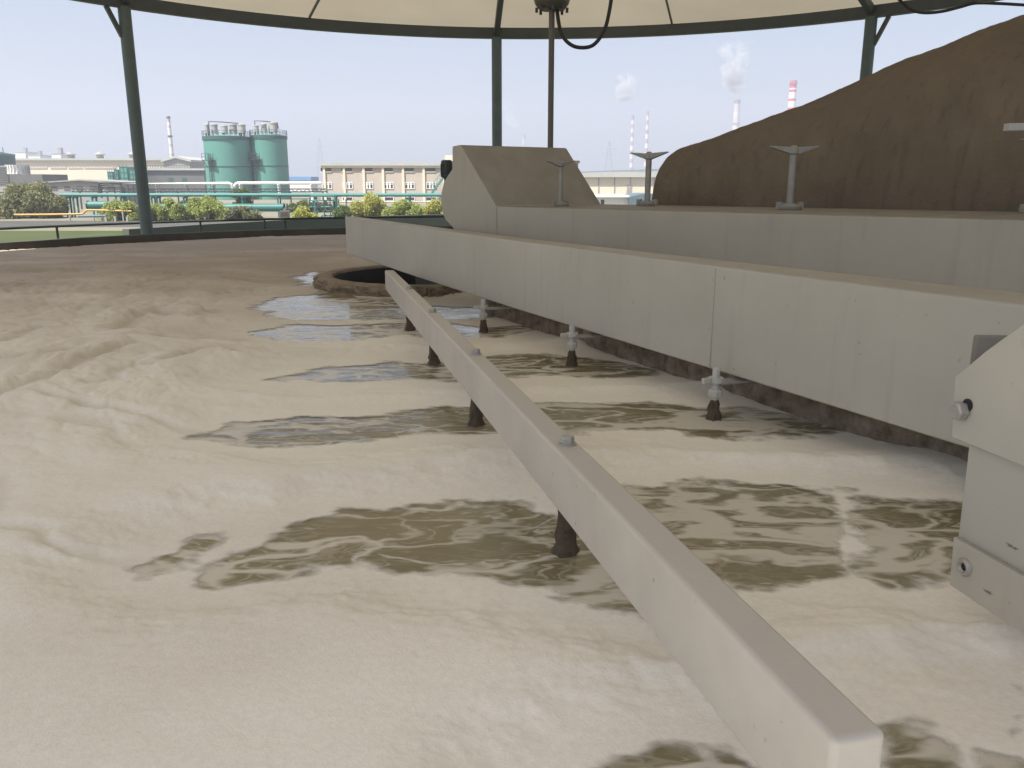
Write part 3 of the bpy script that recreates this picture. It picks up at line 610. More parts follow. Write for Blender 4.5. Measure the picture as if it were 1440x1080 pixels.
# big scum-covered spiral scoop cover
hs = [(0.35, 0.0), (0.36, 0.10), (0.38, 0.22), (0.42, 0.32), (0.50, 0.42), (0.60, 0.49), (0.75, 0.535), (0.95, 0.585), (1.3, 0.70), (1.83, 0.85), (2.22, 1.00), (2.75, 1.19), (3.13, 1.31), (3.5, 1.43), (4.0, 1.56), (4.8, 1.68), (5.6, 1.72), (6.4, 1.76), (7.4, 1.78)]
ts = np.concatenate([np.linspace(0.35, 1.0, 34, endpoint=False), np.linspace(1.0, 7.4, 150)])
hh = np.interp(ts, [a for a, _ in hs], [b for _, b in hs])
aa = np.interp(ts, [0.35, 0.40, 0.55, 0.8, 2, 4, 7.4], [0.02, 0.20, 0.38, 0.46, 0.72, 1.05, 1.25])
mb = MB(); nk = 72
for t, h_, a_ in zip(ts, hh, aa):
    for k in range(nk + 1):
        th = math.pi * (-0.12 + 1.24 * k / nk); c_, s_ = math.cos(th), math.sin(th)
        off = 1.40 + 0.04 * t + a_ - a_ * math.copysign(abs(c_) ** 0.85, c_); z = 1.0 - 0.10 + (h_ + 0.10) * (math.copysign(abs(s_) ** 0.85, s_))
        p = tp(t + (1.9 - off) * 0.60, off, z); nz = Vector((p.x * 2.6, p.y * 2.6, p.z * 1.6))
        j = 0.014 * mnoise.noise(nz) + 0.008 * mnoise.noise(nz * 3.1) + 0.006 * mnoise.noise(nz * 9)
        mb.v.append(tuple(p + (TM * (-c_) + Vector((0, 0, s_))) * j))
W1 = nk + 1
for i in range(len(ts) - 1):
    for k in range(nk): o_ = i * W1 + k; mb.f.append((o_, o_ + 1, o_ + W1 + 1, o_ + W1))
sc = mb.build('scoop_cover', M['scoop'], origin=tp(0.5, 2.3, 0.9), smooth=True)
tag(sc, 'huge dark brown rounded scoop cover caked with dried scum', 'cover')

# ------------------------------------------------------------------ support bracket at the right
KA, KU = Vector((1.213, 2.1, 0)), Vector((-0.212, 0.977, 0)).normalized(); KN = Vector((0.977, 0.212, 0)).normalized()
kp = lambda t, off, z: KA + KU * t + KN * off + Vector((0, 0, z))
br = thing('support_bracket', kp(-0.5, 0.05, 0.11), 'pale grey bolted steel bracket at the right edge beside the header', 'bracket')
def plate(name, pts, off, th, bev=0.004, mat='steel'): return MB().prism([kp(t, off, z) for t, z in pts], KN * th).build(name, M[mat], br, bevel=bev)
up = plate('upper_plate', [(0.064, 0.523), (0.080, 0.69), (0.045, 0.722), (0.018, 0.748), (-0.012, 0.777), (-0.30, 1.02), (-1.3, 1.02), (-1.3, 0.52)], 0.0, 0.022)
plate('upright', [(0.022, 0.24), (0.030, 0.60), (-1.3, 0.60), (-1.3, 0.24)], 0.0225, 0.06, 0.010)
plate('lower_plate', [(0.004, 0.113), (0.012, 0.254), (-1.3, 0.254), (-1.3, 0.09)], 0.002, 0.019)
def axis_lathe(prof, c, n):                                     # lathe about the plate normal
    mb = MB().lathe(prof, (0, 0, 0), n); a = KU; b = Vector((0, 0, 1))
    mb.v = [tuple(c + a * x + b * y - KN * z) for x, y, z in mb.v]; return mb
bo = axis_lathe([(0.001, 0.030), (0.021, 0.030), (0.0255, 0.026), (0.0255, 0.004)], kp(0.033, 0.0, 0.607), 6).build('bolt', M['galv'], br, smooth=False)
axis_lathe([(0.001, 0.0035), (0.017, 0.0035), (0.017, -0.001)], kp(0.020, 0.0, 0.626), 18).build('bolt_slot', M['black'], br)
so_ = axis_lathe([(0.010, 0.004), (0.015, 0.012), (0.020, 0.012), (0.025, 0.006), (0.025, -0.002)], kp(-0.045, 0.002, 0.190), 22).build('socket_bolt', M['galv'], br, smooth=True)
axis_lathe([(0.001, 0.0045), (0.011, 0.0045), (0.011, 0.002)], kp(-0.045, 0.002, 0.190), 18).build('socket', M['black'], so_)
ar = kp(0.055, 0.03, 0)
MB().hexa([ar + Vector((0, 0, 0.62)), ar + Vector((1.02, -0.10, 0.62)), ar + Vector((1.02, -0.08, 0.62)), ar + Vector((0.0, 0.02, 0.62))],
          [ar + Vector((0, 0, 0.805)), ar + Vector((1.02, -0.10, 0.805)), ar + Vector((1.02, -0.08, 0.805)), ar + Vector((0.0, 0.02, 0.805))]).build('arm', M['arm'], br, bevel=0.006)
def scuff(c, ux, uy, la, lb, n_, par, seed):                    # a scraped dirty mark standing a hair proud of the paint
    r2 = random.Random(seed); nn = 22; up_ = ux.cross(uy).normalized() * n_
    ring = []
    for k in range(nn):
        a = 2 * math.pi * k / nn; q_ = r2.uniform(0.35, 1.0) if k % 2 else r2.uniform(0.15, 0.55)
        ring.append(c + ux * (la * q_ * math.cos(a)) + uy * (lb * q_ * math.sin(a)))
    MB().hexa(ring, [p + up_ for p in ring]).build('scuff_mark', M['scuffpaint'], par)
Zv = Vector((0, 0, 1))
scuff(on_level(967, 789, ZB - 0.0045), BN, BU, 0.020, 0.012, 0.0006, bar, 3)
scuff(kp(-0.165, -0.0004, 0.300) + KN * 0.0225, KU, Zv, 0.034, 0.008, 0.0006, br, 5)
scuff(kp(-0.235, -0.0004, 0.318) + KN * 0.0225, KU, Zv, 0.022, 0.012, 0.0006, br, 9)
scuff(kp(-0.13, -0.0004, 0.160) + KN * 0.002, KU, Zv, 0.026, 0.008, 0.0006, br, 12)
# pale arm tip sticking in at the right in front of the scoop cover
q0, q1 = at_dist(1415, 179, 4.95), at_dist(1530, 178, 4.95)
ov = thing('rail_arm', (q1.x + 0.2, q1.y, 1.0), 'pale flat arm end poking in at the right edge before the scoop cover', 'arm')
MB().bar(q0, q1 + Vector((0.1, 0, 0)), 0.06, 0.042).build('arm_bar', M['galv'], ov, bevel=0.004)
MB().bar((q1.x, q1.y, TTOP), (q1.x, q1.y, q1.z - 0.022), 0.05, 0.05).build('upright', M['galv'], ov)

# ------------------------------------------------------------------ the plant behind
def span(px0, px1, py0, py1, d):             # facade rectangle facing the tank: x0, x1, z_top, z_bottom
    a, b = at_dist(px0, py0, d), at_dist(px1, py1, d); return a.x, b.x, a.z, b.z

# low olive wall of the neighbouring basin
wl = [on_level(px, py, -0.12) for px, py in ((181, 322.5), (290, 315.5), (400, 309.5), (520, 304.5), (660, 300.5))]
mb = MB()
for a, b in zip(wl[:-1], wl[1:]):
    d_ = (b - a).normalized(); n_ = Vector((-d_.y, d_.x, 0)) * 0.25
    lo = [Vector((p.x, p.y, GZ)) for p in (a, b, b + n_, a + n_)]; mb.hexa(lo, [Vector((p.x, p.y, -0.12)) for p in lo])
tag(mb.build('basin_wall', M['olivewall'], origin=(wl[2].x, wl[2].y, GZ)), 'low olive grey wall beyond the rim to the right of the leaning green post', 'wall')

# brown brick building with six bays
d = 124.0
bx0, bx1 = at_dist(441, 0, d).x, at_dist(668, 0, d).x
zt, zc, zr = at_dist(500, 229, d).z, at_dist(500, 233, d).z, at_dist(500, 236, d).z
bb = thing('brick_building', ((bx0 + bx1) / 2, d + 5, GZ), 'brown brick building with cream pilasters and two rows of windows left of the hood', 'building')
MB().box((bx0, d, GZ), (bx1, d + 11, zc)).build('wall', M['brick'], bb)
MB().box((bx0 - 0.35, d - 0.45, zc), (bx1 + 0.3, d + 11.3, zt)).build('roof', M['roofgrey'], bb)
MB().box((bx0 - 0.15, d - 0.28, zr), (bx1 + 0.1, d - 0.003, zc - 0.004)).build('cornice', M['cream'], bb)
px = [443.4, 472.6, 501.5, 530, 559.6, 590, 619.5, 649]
for p_ in px:
    x = at_dist(p_, 0, d).x; MB().box((x - 0.17, d - 0.2, GZ), (x + 0.17, d - 0.004, zr - 0.004)).build('pilaster', M['cream'], bb)
for p_ in px[:-1]:
    for kind, (a, b, y0, y1) in (('u', (7.5, 22.2, 235.9, 241.2)), ('l', (9.2, 23.6, 256.2, 265.8)), ('g', (8.5, 24, 276.5, 283))):
        x0, x1, z1, z0 = span(p_ + a, p_ + b, y0, y1, d - 0.05)
        fr = MB(); t_ = 0.10 if kind != 'u' else 0.06
        fr.box((x0, d - 0.09, z0), (x0 + t_, d - 0.004, z1)); fr.box((x1 - t_, d - 0.09, z0), (x1, d - 0.004, z1))
        fr.box((x0 + t_, d - 0.09, z0), (x1 - t_, d - 0.004, z0 + t_))
        fr.box((x0 + t_, d - 0.09, z1 - t_), (x1 - t_, d - 0.004, z1))
        if kind == 'l':
            for f_ in (0.36, 0.64): xm = x0 + (x1 - x0) * f_; fr.box((xm - 0.11, d - 0.085, z0 + t_), (xm + 0.11, d - 0.006, z1 - t_))
            zm = z1 - (z1 - z0) * 0.28; fr.box((x0 + t_, d - 0.08, zm - 0.05), (x1 - t_, d - 0.008, zm + 0.05))
        f_o = fr.build('window', M['white'] if kind != 'u' else M['darkmetal'], bb)
        MB().box((x0 + t_ * 0.5, d - 0.03, z0 + t_ * 0.5), (x1 - t_ * 0.5, d - 0.002, z1 - t_ * 0.5)).build('pane', M['glass'], f_o)
        if kind == 'u' : MB().box((x0 - 0.1, d - 0.12, z0 - 0.10), (x1 + 0.1, d - 0.004, z0 - 0.01)).build('sill', M['cream'], f_o)
x0, x1, z1, z0 = span(627, 650, 219, 229, d + 4)
MB().box((x0, d + 2, zt + 0.003), (x1, d + 6, z1)).build('stair_head', M['cream'], bb)
stx = at_dist(613, 0, d).x
mb = MB()
for k in range(9): mb.box((stx + k * 0.22 - 1.0, d - 1.6, GZ + 1.5 + k * 0.28), (stx + k * 0.22 - 0.74, d - 0.6, GZ + 1.56 + k * 0.28))
mb.bar((stx - 1.1, d - 1.6, GZ + 1.35), (stx + 1.0, d - 1.6, GZ + 4.1), 0.08, 0.22); mb.bar((stx - 1.1, d - 0.6, GZ + 1.35), (stx + 1.0, d - 0.6, GZ + 4.1), 0.08, 0.22)
mb.bar((stx - 1.1, d - 1.6, GZ + 2.4), (stx + 1.0, d - 1.6, GZ + 5.1), 0.07)
for k in range(6): mb.bar((stx - 1.0 + k * 0.4, d - 1.6, GZ + 1.4 + k * 0.52), (stx - 1.0 + k * 0.4, d - 1.6, GZ + 2.5 + k * 0.52), 0.05)
for q_ in (-1.1, 1.0): mb.bar((stx + q_, d - 1.6, GZ), (stx + q_, d - 1.6, GZ + (1.4 if q_ < 0 else 6.0)), 0.12)
mb.build('outside_stair', M['tealpipe'], bb)

# green silos
def silo(px0, px1, ptop, d, label, top):
    a, b = at_dist(px0, ptop, d), at_dist(px1, ptop, d); r_ = (b.x - a.x) / 2 * 0.975; c = Vector(((a.x + b.x) / 2, d, GZ)); zt = a.z + 0.0; h_ = zt - GZ
    s = thing('storage_silo', c, label, 'silo', 'green storage silos')
    MB().lathe([(r_ * 1.0, 0), (r_ * 0.995, h_), (r_ * 0.5, h_ + 0.35), (0.01, h_ + 0.45)], c, 64).build('shell', M['silo'], s, smooth=True)
    MB().lathe([(r_ * 1.005, h_ - 0.55), (r_ * 1.035, h_ - 0.55), (r_ * 1.035, h_ + 0.05), (r_ * 1.005, h_ + 0.05)], c, 64).build('top_ring', M['silodark'], s, smooth=True)
    MB().lathe([(r_ * 1.003, h_ * 0.52), (r_ * 1.012, h_ * 0.52), (r_ * 1.012, h_ * 0.535), (r_ * 1.003, h_ * 0.535)], c, 64).build('hoop', M['silodark'], s, smooth=True)
    mb = MB()
    for k in range(28):
        t = 2 * math.pi * k / 28; mb.bar(c + Vector((r_ * 1.02 * math.cos(t), r_ * 1.02 * math.sin(t), h_)), c + Vector((r_ * 1.02 * math.cos(t), r_ * 1.02 * math.sin(t), h_ + 0.95)), 0.05)
    for zz in (0.5, 0.93): mb.tube([c + Vector((r_ * 1.02 * math.cos(R(q_)), r_ * 1.02 * math.sin(R(q_)), h_ + zz)) for q_ in range(0, 361, 10)], 0.03, 5, False)
    mb.build('handrail', M['silodark'], s)
    for k, (fx_, w_, hh_) in enumerate(top):
        cc = c + Vector((fx_ * r_, -0.35 * r_ + 0.25 * r_ * (k % 3), h_ + 0.2))
        MB().lathe([(w_, 0.45), (w_, hh_ * 0.8), (w_ * 1.12, hh_ * 0.82), (w_ * 1.12, hh_ * 0.9), (w_ * 0.4, hh_), (0.01, hh_)], cc, 16).build('filter', M['galv'], s, smooth=True)
        mb = MB()
        for q_ in range(4): mb.bar(cc + Vector((w_ * 0.8 * math.cos(q_ * 1.57 + .8), w_ * 0.8 * math.sin(q_ * 1.57 + .8), -0.2)), cc + Vector((w_ * 0.8 * math.cos(q_ * 1.57 + .8), w_ * 0.8 * math.sin(q_ * 1.57 + .8), 0.6)), 0.1)
        mb.build('filter_stand', M['darkmetal'], s)
    p0 = c + Vector((-0.6 * r_, -0.4 * r_, h_)); MB().tube([p0, p0 + Vector((0, 0, 2.5)), p0 + Vector((0.5 * r_, 0, 2.45)), p0 + Vector((1.25 * r_, 0, 2.2)), p0 + Vector((1.3 * r_, 0, 1.2))], 0.09, 8).build('vent_pipe', M['darkmetal'], s, smooth=True)
    # landing and caged ladder on the front
    t = R(-90 - 28); e = Vector((math.cos(t), math.sin(t), 0)); tg = Vector((-e.y, e.x, 0)); b0 = c + e * r_
    mb = MB()
    for sg in (-0.3, 0.3): mb.bar(b0 + e * 0.25 + tg * sg, b0 + e * 0.25 + tg * sg + Vector((0, 0, h_ * 0.72)), 0.09)
    for k in range(int(h_ * 0.72 / 0.35)): mb.bar(b0 + e * 0.25 - tg * 0.3 + Vector((0, 0, 0.3 + k * 0.35)), b0 + e * 0.25 + tg * 0.3 + Vector((0, 0, 0.3 + k * 0.35)), 0.05)
    for k in range(8):
        zz = 2.5 + k * (h_ * 0.72 - 2.5) / 7; mb.tube([b0 + e * (0.25 + 0.55 * math.sin(q_ * math.pi / 6)) + tg * (-0.35 * math.cos(q_ * math.pi / 6)) + Vector((0, 0, zz)) for q_ in range(7)], 0.03, 4, False)
    mb.build('ladder', M['silodark'], s)
    mb = MB(); z_ = h_ * 0.62
    mb.hexa([b0 + tg * sx + e * se + Vector((0, 0, z_)) for sx, se in ((-0.9, -0.25), (0.9, -0.25), (0.9, 1.1), (-0.9, 1.1))], [b0 + tg * sx + e * se + Vector((0, 0, z_ + 0.12)) for sx, se in ((-0.9, -0.25), (0.9, -0.25), (0.9, 1.1), (-0.9, 1.1))])
    for sx, se in ((-0.9, 1.1), (0.9, 1.1), (0, 1.1), (-0.9, 0.3), (0.9, 0.3)): mb.bar(b0 + tg * sx + e * se + Vector((0, 0, z_)), b0 + tg * sx + e * se + Vector((0, 0, z_ + 1.2)), 0.06)
    for zz in (0.6, 1.15): mb.bar(b0 - tg * 0.9 + e * 1.1 + Vector((0, 0, z_ + zz)), b0 + tg * 0.9 + e * 1.1 + Vector((0, 0, z_ + zz)), 0.06)
    for sg in (-0.8, 0.8): mb.bar(b0 + tg * sg + e * 1.0 + Vector((0, 0, z_)), b0 + tg * sg + Vector((0, 0, z_ - 1.1)), 0.07)
    mb.build('landing', M['darkmetal'], s)
silo(286, 352, 193, 150, 'wider left green silo with many filters on its roof', [(-0.72, .35, 2.0), (-0.48, .55, 2.1), (-0.18, .3, 1.7), (0.05, .5, 1.8), (0.34, .65, 2.1), (0.56, .3, 1.8), (0.8, .6, 2.0)])
silo(352, 403, 191.5, 152, 'narrower right green silo beside the wider one', [(-0.55, .4, 1.7), (-0.2, .5, 2.0), (0.1, .35, 1.8), (0.42, .7, 2.2)])

# white warehouse on the left
d = 230.0
wh = thing('white_warehouse', (at_dist(130, 0, d).x, d + 15, GZ), 'long cream warehouse with a strip of high windows behind the round bush', 'warehouse')
x0, x1, z1, z0 = span(8, 236, 225.5, 262, d)
MB().box((x0, d, GZ), (x1, d + 30, z1)).build('wall', M['cream'], wh)
xr0, xr1, zr1, zr0 = span(6, 237, 222.8, 225.5, d)
MB().box((xr0, d - 0.8, zr0), (xr1, d + 31, zr1)).build('roof', M['roofgrey'], wh)
for a, b in ((38, 67), (71, 94), (96, 117), (119, 163), (168, 186), (196, 228)):
    x0, x1, z1, z0 = span(a, b, 234.6, 237.6, d); nn = int((b - a) / 2.4); mb = MB(); mb.box((x0, d - 0.10, z0), (x1, d - 0.004, z1)); f_o = mb.build('window_strip', M['cream'], wh)
    mb = MB()
    for k in range(nn): xa = x0 + (x1 - x0) * (k + 0.15) / nn; mb.box((xa, d - 0.14, z0 + 0.1), (xa + (x1 - x0) * 0.7 / nn, d - 0.103, z1 - 0.1 - 0.1 * (k % 2)))
    mb.build('pane', M['greywall'], f_o)
for a in (100, 141, 187):
    p = at_dist(a, 222.6, d + 6); MB().lathe([(0.9, -0.4), (0.9, 0.8), (1.5, 1.0), (0.2, 1.8)], p, 16, True).build('roof_vent', M['greywall'], wh)
x0, x1, z1, z0 = span(230, 270, 228, 262, d - 2)
gw = thing('gabled_hall', ((x0 + x1) / 2, d + 10, GZ), 'pale grey hall with a shallow gable between the thin chimney and the green silos', 'hall')
xm = (x0 + x1) / 2; zp = at_dist(250, 222.5, d - 2).z
MB().prism([(x0, d - 2, GZ), (x1, d - 2, GZ), (x1, d - 2, z1), (xm, d - 2, zp), (x0, d - 2, z1)], (0, -0.0, 0) if False else (0, 24, 0)).build('wall', M['greywall'], gw)
MB().prism([(x0 - 0.5, d - 2.6, z1 + 0.02), (xm, d - 2.6, zp + 0.02), (x1 + 0.5, d - 2.6, z1 + 0.02), (x1 + 0.5, d - 2.6, z1 + 0.6), (xm, d - 2.6, zp + 0.6), (x0 - 0.5, d - 2.6, z1 + 0.6)], (0, 25, 0)).build('roof', M['roofgrey'], gw)
d = 185.0
dk = thing('dark_shed', (at_dist(247, 0, d).x, d + 6, GZ), 'long low dark grey shed in front of the gabled hall', 'shed')
x0, x1, z1, z0 = span(193, 288, 239.5, 256, d)
MB().box((x0, d, GZ), (x1, d + 12, z1)).build('wall', M['darkwall'], dk)
MB().box((x0 - 0.3, d - 0.5, z1 + 0.004), (x1 + 0.3, d + 12.4, z1 + 0.4)).build('roof', M['roofgrey'], dk)
mb = MB()
for k in range(26): x = x0 + (x1 - x0) * k / 25; mb.bar((x, d, z1 + 0.4), (x, d, z1 + 1.0), 0.06)
mb.bar((x0, d, z1 + 1.0), (x1, d, z1 + 1.0), 0.06); mb.build('handrail', M['darkmetal'], dk)
for a in (240, 259):
    xa, xb, za, zb = span(a - 3, a + 4, 250, 257, d); MB().box((xa, d - 0.06, zb), (xb, d - 0.004, za)).build('door', M['silodark'], dk)
# netted scaffold
d = 178.0
sc_ = thing('netted_scaffold', (at_dist(172, 0, d).x, d + 3, GZ), 'stepped scaffold wrapped in green netting before the cream warehouse', 'scaffold')
for a, b, y in ((150.8, 160, 241.5), (160, 167.5, 238.5), (167.5, 181, 234.5), (181, 193, 238.5)):
    x0, x1, z1, z0 = span(a, b, y, 258, d)
    MB().box((x0, d, GZ), (x1 - 0.03, d + 5, z1)).build('netting', M['net'], sc_)
    mb = MB()
    for xx in (x0 + 0.05, (x0 + x1) / 2, x1 - 0.08): mb.bar((xx, d - 0.06, GZ), (xx, d - 0.06, z1 + 0.5), 0.07)
    for zz in np.linspace(z0, z1, 4): mb.bar((x0, d - 0.06, zz), (x1 - 0.03, d - 0.06, zz), 0.07)
    mb.build('scaffold_pole', M['teal'], sc_)
# cooling tower group and teal tank at the far left
d = 140.0
ct = thing('cooling_tower', (at_dist(24, 0, d).x, d + 4, GZ), 'grey cooling tower block with a white ribbed fan stack at the left edge', 'cooling tower')
x0, x1, z1, z0 = span(13, 61, 245, 260, d)
MB().prism([(x0, d, GZ), (x1, d, GZ), (x1, d, z1), (x0, d, z1)], (0, 8, 0)).build('block', M['darkwall'], ct)
c = at_dist(25, 244.8, d + 3.5); r_ = 15 * d / F * 0.98; h_ = at_dist(25, 232, d + 3.5).z - c.z
MB().lathe([(r_, 0.0), (r_ * 0.95, h_ * 0.3), (r_ * 0.93, h_ * 0.6), (r_ * 0.97, h_), (r_ * 0.9, h_), (r_ * 0.86, 0.0)], c, 40).build('fan_stack', M['white'], ct, smooth=True)
mb = MB()
for k in range(24): t = k * math.pi / 12; mb.bar(c + Vector((r_ * 1.0 * math.cos(t), r_ * 1.0 * math.sin(t), 0)), c + Vector((r_ * 0.98 * math.cos(t), r_ * 0.98 * math.sin(t), h_)), 0.07)
mb.build('rib', M['galv'], ct)
x0, x1, z1, z0 = span(-40, 12, 233, 260, d + 2)
c2_ = thing('grey_louvre_tower', ((x0 + x1) / 2, d + 6, GZ), 'grey louvred block under the teal tank at the far left edge', 'tower')
MB().box((x0, d + 2, GZ), (x1, d + 9, z1)).build('block', M['greywall'], c2_)
mb = MB()
for k in range(9): zz = z0 + (z1 - z0) * k / 9; mb.box((x0 + 0.1, d + 1.9, zz), (x1 - 0.1, d + 1.997, zz + 0.14))
mb.build('louvre', M['darkwall'], c2_)
a, b = at_dist(-45, 232, 165), at_dist(18, 232, 165); r_ = (b.x - a.x) / 2; c = Vector(((a.x + b.x) / 2, 165, GZ)); h_ = at_dist(0, 217, 165).z - GZ
tt = thing('teal_tank', c, 'teal round tank showing its top at the far left edge', 'tank')
MB().lathe([(r_, 0), (r_, h_), (r_ * 0.02, h_ + 0.9)], c, 48).build('shell', M['silodark'], tt, smooth=True)
MB().lathe([(r_ * 1.004, h_ - 0.3), (r_ * 1.02, h_ - 0.3), (r_ * 1.02, h_ + 0.05), (r_ * 1.004, h_ + 0.05)], c, 48).build('top_ring', M['tealpipe'], tt, smooth=True)
MB().bar(c + Vector((r_ * 0.9, -r_ * 0.42, h_)), c + Vector((r_ * 0.9, -r_ * 0.42, h_ + 1.2)), 0.1).build('vent_pipe', M['darkmetal'], tt)
for px0, px1, py, dd, lab in ((20, 39, 214.5, 520, 'faint white block on the skyline nearest the left edge'), (39, 59, 219, 520, 'faint low white block on the skyline joined right of a taller one'), (72, 88, 216.5, 420, 'small bright white block on the skyline above the cream warehouse')):
    x0, x1, z1, z0 = span(px0, px1, py, 240, dd); f_ = thing('far_block', ((x0 + x1) / 2, dd + 5, GZ), lab, 'building', 'far white blocks')
    MB().box((x0, dd, GZ), (x1, dd + 14, z1)).build('wall', M['white'], f_)
    MB().box((x0 - 0.2, dd - 0.2, z1 + 0.01), (x1 + 0.2, dd + 14.2, z1 + 0.5)).build('roof', M['roofgrey'], f_)
    MB().box((x1 - 2.2, dd + 2, z1 + 0.51), (x1 - 0.6, dd + 4, z1 + 3.0)).build('roof_hut', M['greywall'], f_)

# low grey shed, white lagged pipes on posts, dark truss
d = 112.0
x0, x1, z1, z0 = span(60, 168, 258, 270, d)
ls_ = thing('low_shed', ((x0 + x1) / 2, d + 4, GZ), 'low grey shed with a very flat roof right of the round bush', 'shed')
zp = at_dist(115, 254.2, d).z
MB().prism([(x0, d, GZ), (x1, d, GZ), (x1, d, z1), ((x0 + x1) / 2, d, zp), (x0, d, z1)], (0, 8, 0)).build('wall', M['greywall'], ls_)
MB().prism([(x0 - 0.3, d - 0.4, z1 + 0.01), ((x0 + x1) / 2, d - 0.4, zp + 0.01), (x1 + 0.3, d - 0.4, z1 + 0.01), (x1 + 0.3, d - 0.4, z1 + 0.18), ((x0 + x1) / 2, d - 0.4, zp + 0.18), (x0 - 0.3, d - 0.4, z1 + 0.18)], (0, 8.8, 0)).build('roof', M['greywall'], ls_)
for a in (72, 90, 108, 127, 150):
    xa, xb, za, zb = span(a, a + 9, 262, 268, d); MB().box((xa, d - 0.05, zb), (xb, d - 0.004, za)).build('door', M['darkwall'], ls_)
def pipe_run(label, cat, px0, px1, py, d, r_, mat, sup, supmat, grp=None, bend=None, name='pipe_run'):
    a, b = at_dist(px0, py, d), at_dist(px1, py, d); b.z = a.z
    t = thing(name, (a.x, d, GZ), label, cat, grp)
    pts = [a, b]
    if bend: pts = [a + Vector(q_) for q_ in bend[0]] + pts + [b + Vector(q_) for q_ in bend[1]]
    MB().tube(pts, r_, 16).build('pipe', mat, t, smooth=True)
    for s_ in sup:
        x = at_dist(s_, py, d).x; mb = MB()
        for sy in (-0.35, 0.35): mb.bar((x, d + sy, GZ), (x, d + sy, a.z - r_ * 0.6), 0.12)
        mb.bar((x, d - 0.5, a.z - r_ - 0.07), (x, d + 0.5, a.z - r_ - 0.07), 0.12); mb.build('support', supmat, t)
    return t, a, b
pipe_run('white lagged pipe on posts in front of the wider green silo', 'pipe', 170, 322, 258, 100, 0.19, M['white'], (172, 199, 221, 262, 300), M['greywall'], bend=([(0, 0, 0)], [(0.25, 0.05, -0.1), (0.35, 0.2, -0.7)]))
pipe_run('white lagged pipe on posts between the narrow silo and the brick building', 'pipe', 334, 446, 257.5, 101, 0.17, M['white'], (338, 392, 438), M['white'], bend=([(-0.5, 0, -0.5), (-0.2, 0, -0.1)], [(0.5, 0, 0)]))
tr_ = thing('pipe_truss', (at_dist(300, 0, 96).x, 96, GZ), 'dark steel truss of small pipes running under the white lagged pipes', 'truss')
za, zb = at_dist(0, 265.8, 96).z, at_dist(0, 269.6, 96).z; x0, x1 = at_dist(68, 0, 96).x, at_dist(446, 0, 96).x
mb = MB(); mb.bar((x0, 96, za), (x1, 96, za), 0.12); mb.bar((x0, 96, zb), (x1, 96, zb), 0.12); mb.build('chord', M['darkmetal'], tr_)
mb = MB(); k = 0; x = x0
while x < x1 - 0.9: mb.bar((x, 96, zb), (x + 0.45, 96, za), 0.06); mb.bar((x + 0.45, 96, za), (x + 0.9, 96, zb), 0.06); x += 0.9
mb.build('web', M['darkmetal'], tr_)
for p_ in (80, 120, 172, 225, 280, 335, 392, 440): x = at_dist(p_, 0, 96).x; MB().bar((x, 96, GZ), (x, 96, zb), 0.14).build('leg', M['darkmetal'], tr_)
ob = thing('pipe_bridge', (at_dist(156, 0, 92).x, 92, GZ), 'cluster of dark bent pipes arching over the truss in front of the netted scaffold', 'pipes')
for a, b, y, r_ in ((140, 168, 257.0, 0.12), (142, 158, 259.5, 0.10), (144, 172, 262.5, 0.10)):
    p, q_ = at_dist(a, y, 92), at_dist(b, y, 92); MB().tube(bez([p + Vector((-0.2, 0, -1.2)), p + Vector((-0.1, 0, -0.2)), p + Vector((0.25, 0, 0)), q_ + Vector((-0.25, 0, 0)), q_ + Vector((0.1, 0, -0.2)), q_ + Vector((0.25, 0, -1.5)), Vector((q_.x + 0.3, 92, GZ))], 5), r_, 8).build('pipe', M['darkmetal'], ob, smooth=True)
for a in (143, 152, 160, 168): x = at_dist(a, 0, 92).x; MB().bar((x, 92, GZ), (x, 92, at_dist(0, 260, 92).z), 0.1).build('post', M['darkmetal'], ob)
ta = pipe_run('long thin teal pipe high on posts running from the round bush to the hood', 'pipe', 84, 660, 274.2, 74, 0.155, M['tealpipe'], (95, 105, 132, 172, 215, 222, 260, 300, 342, 392, 443, 472, 531, 576, 630), M['teal'])[0]
for zz, mt, r_ in ((284, 'brick', 0.06), (291, 'tealpipe', 0.06)):
    a, b = at_dist(436, zz, 74), at_dist(660, zz, 74); MB().tube([a, b], r_, 8).build('side_pipe', M[mt], ta, smooth=True)
# teal drum pipes and yellow pipe
def drum(label, px0, px1, py0, py1, d, posts):
    a, b = at_dist(px0, (py0 + py1) / 2, d), at_dist(px1, (py0 + py1) / 2, d); b.z = a.z; r_ = (py1 - py0) / 2 * d / F * 0.98
    t = thing('large_pipe', (a.x, d, GZ), label, 'pipe', 'fat teal pipes on the ground')
    MB().tube([a, b], r_, 28).build('pipe', M['teal'], t, smooth=True)
    for x_ in (a.x + 0.05, b.x - 0.05):
        MB().tube([(x_ - 0.05, d, a.z), (x_ + 0.05, d, a.z)], r_ * 1.14, 28).build('flange', M['silodark'], t)
    for p_ in posts:
        x = at_dist(p_, 0, d).x; MB().box((x - 0.12, d - r_ * 0.8, GZ), (x + 0.12, d + r_ * 0.8, a.z - r_ * 0.55)).build('saddle', M['greywall'], t)
        MB().tube([(x - 0.05, d, a.z), (x + 0.05, d, a.z)], r_ * 1.05, 28).build('strap', M['silodark'], t)
drum('short fat teal pipe above the yellow pipe at the left', 123, 166, 283, 294, 70, (128, 150))
drum('long fat teal pipe behind the lime shrubs with a dark open end', 205, 400, 286.5, 297.5, 72, (240, 290, 334, 385))
y0, y1 = at_dist(83, 301, 67), at_dist(118, 301, 67)
yp = thing('yellow_pipe', (y0.x, 67, GZ), 'yellow gas pipe with a raised bend low beside the round bush', 'pipe')
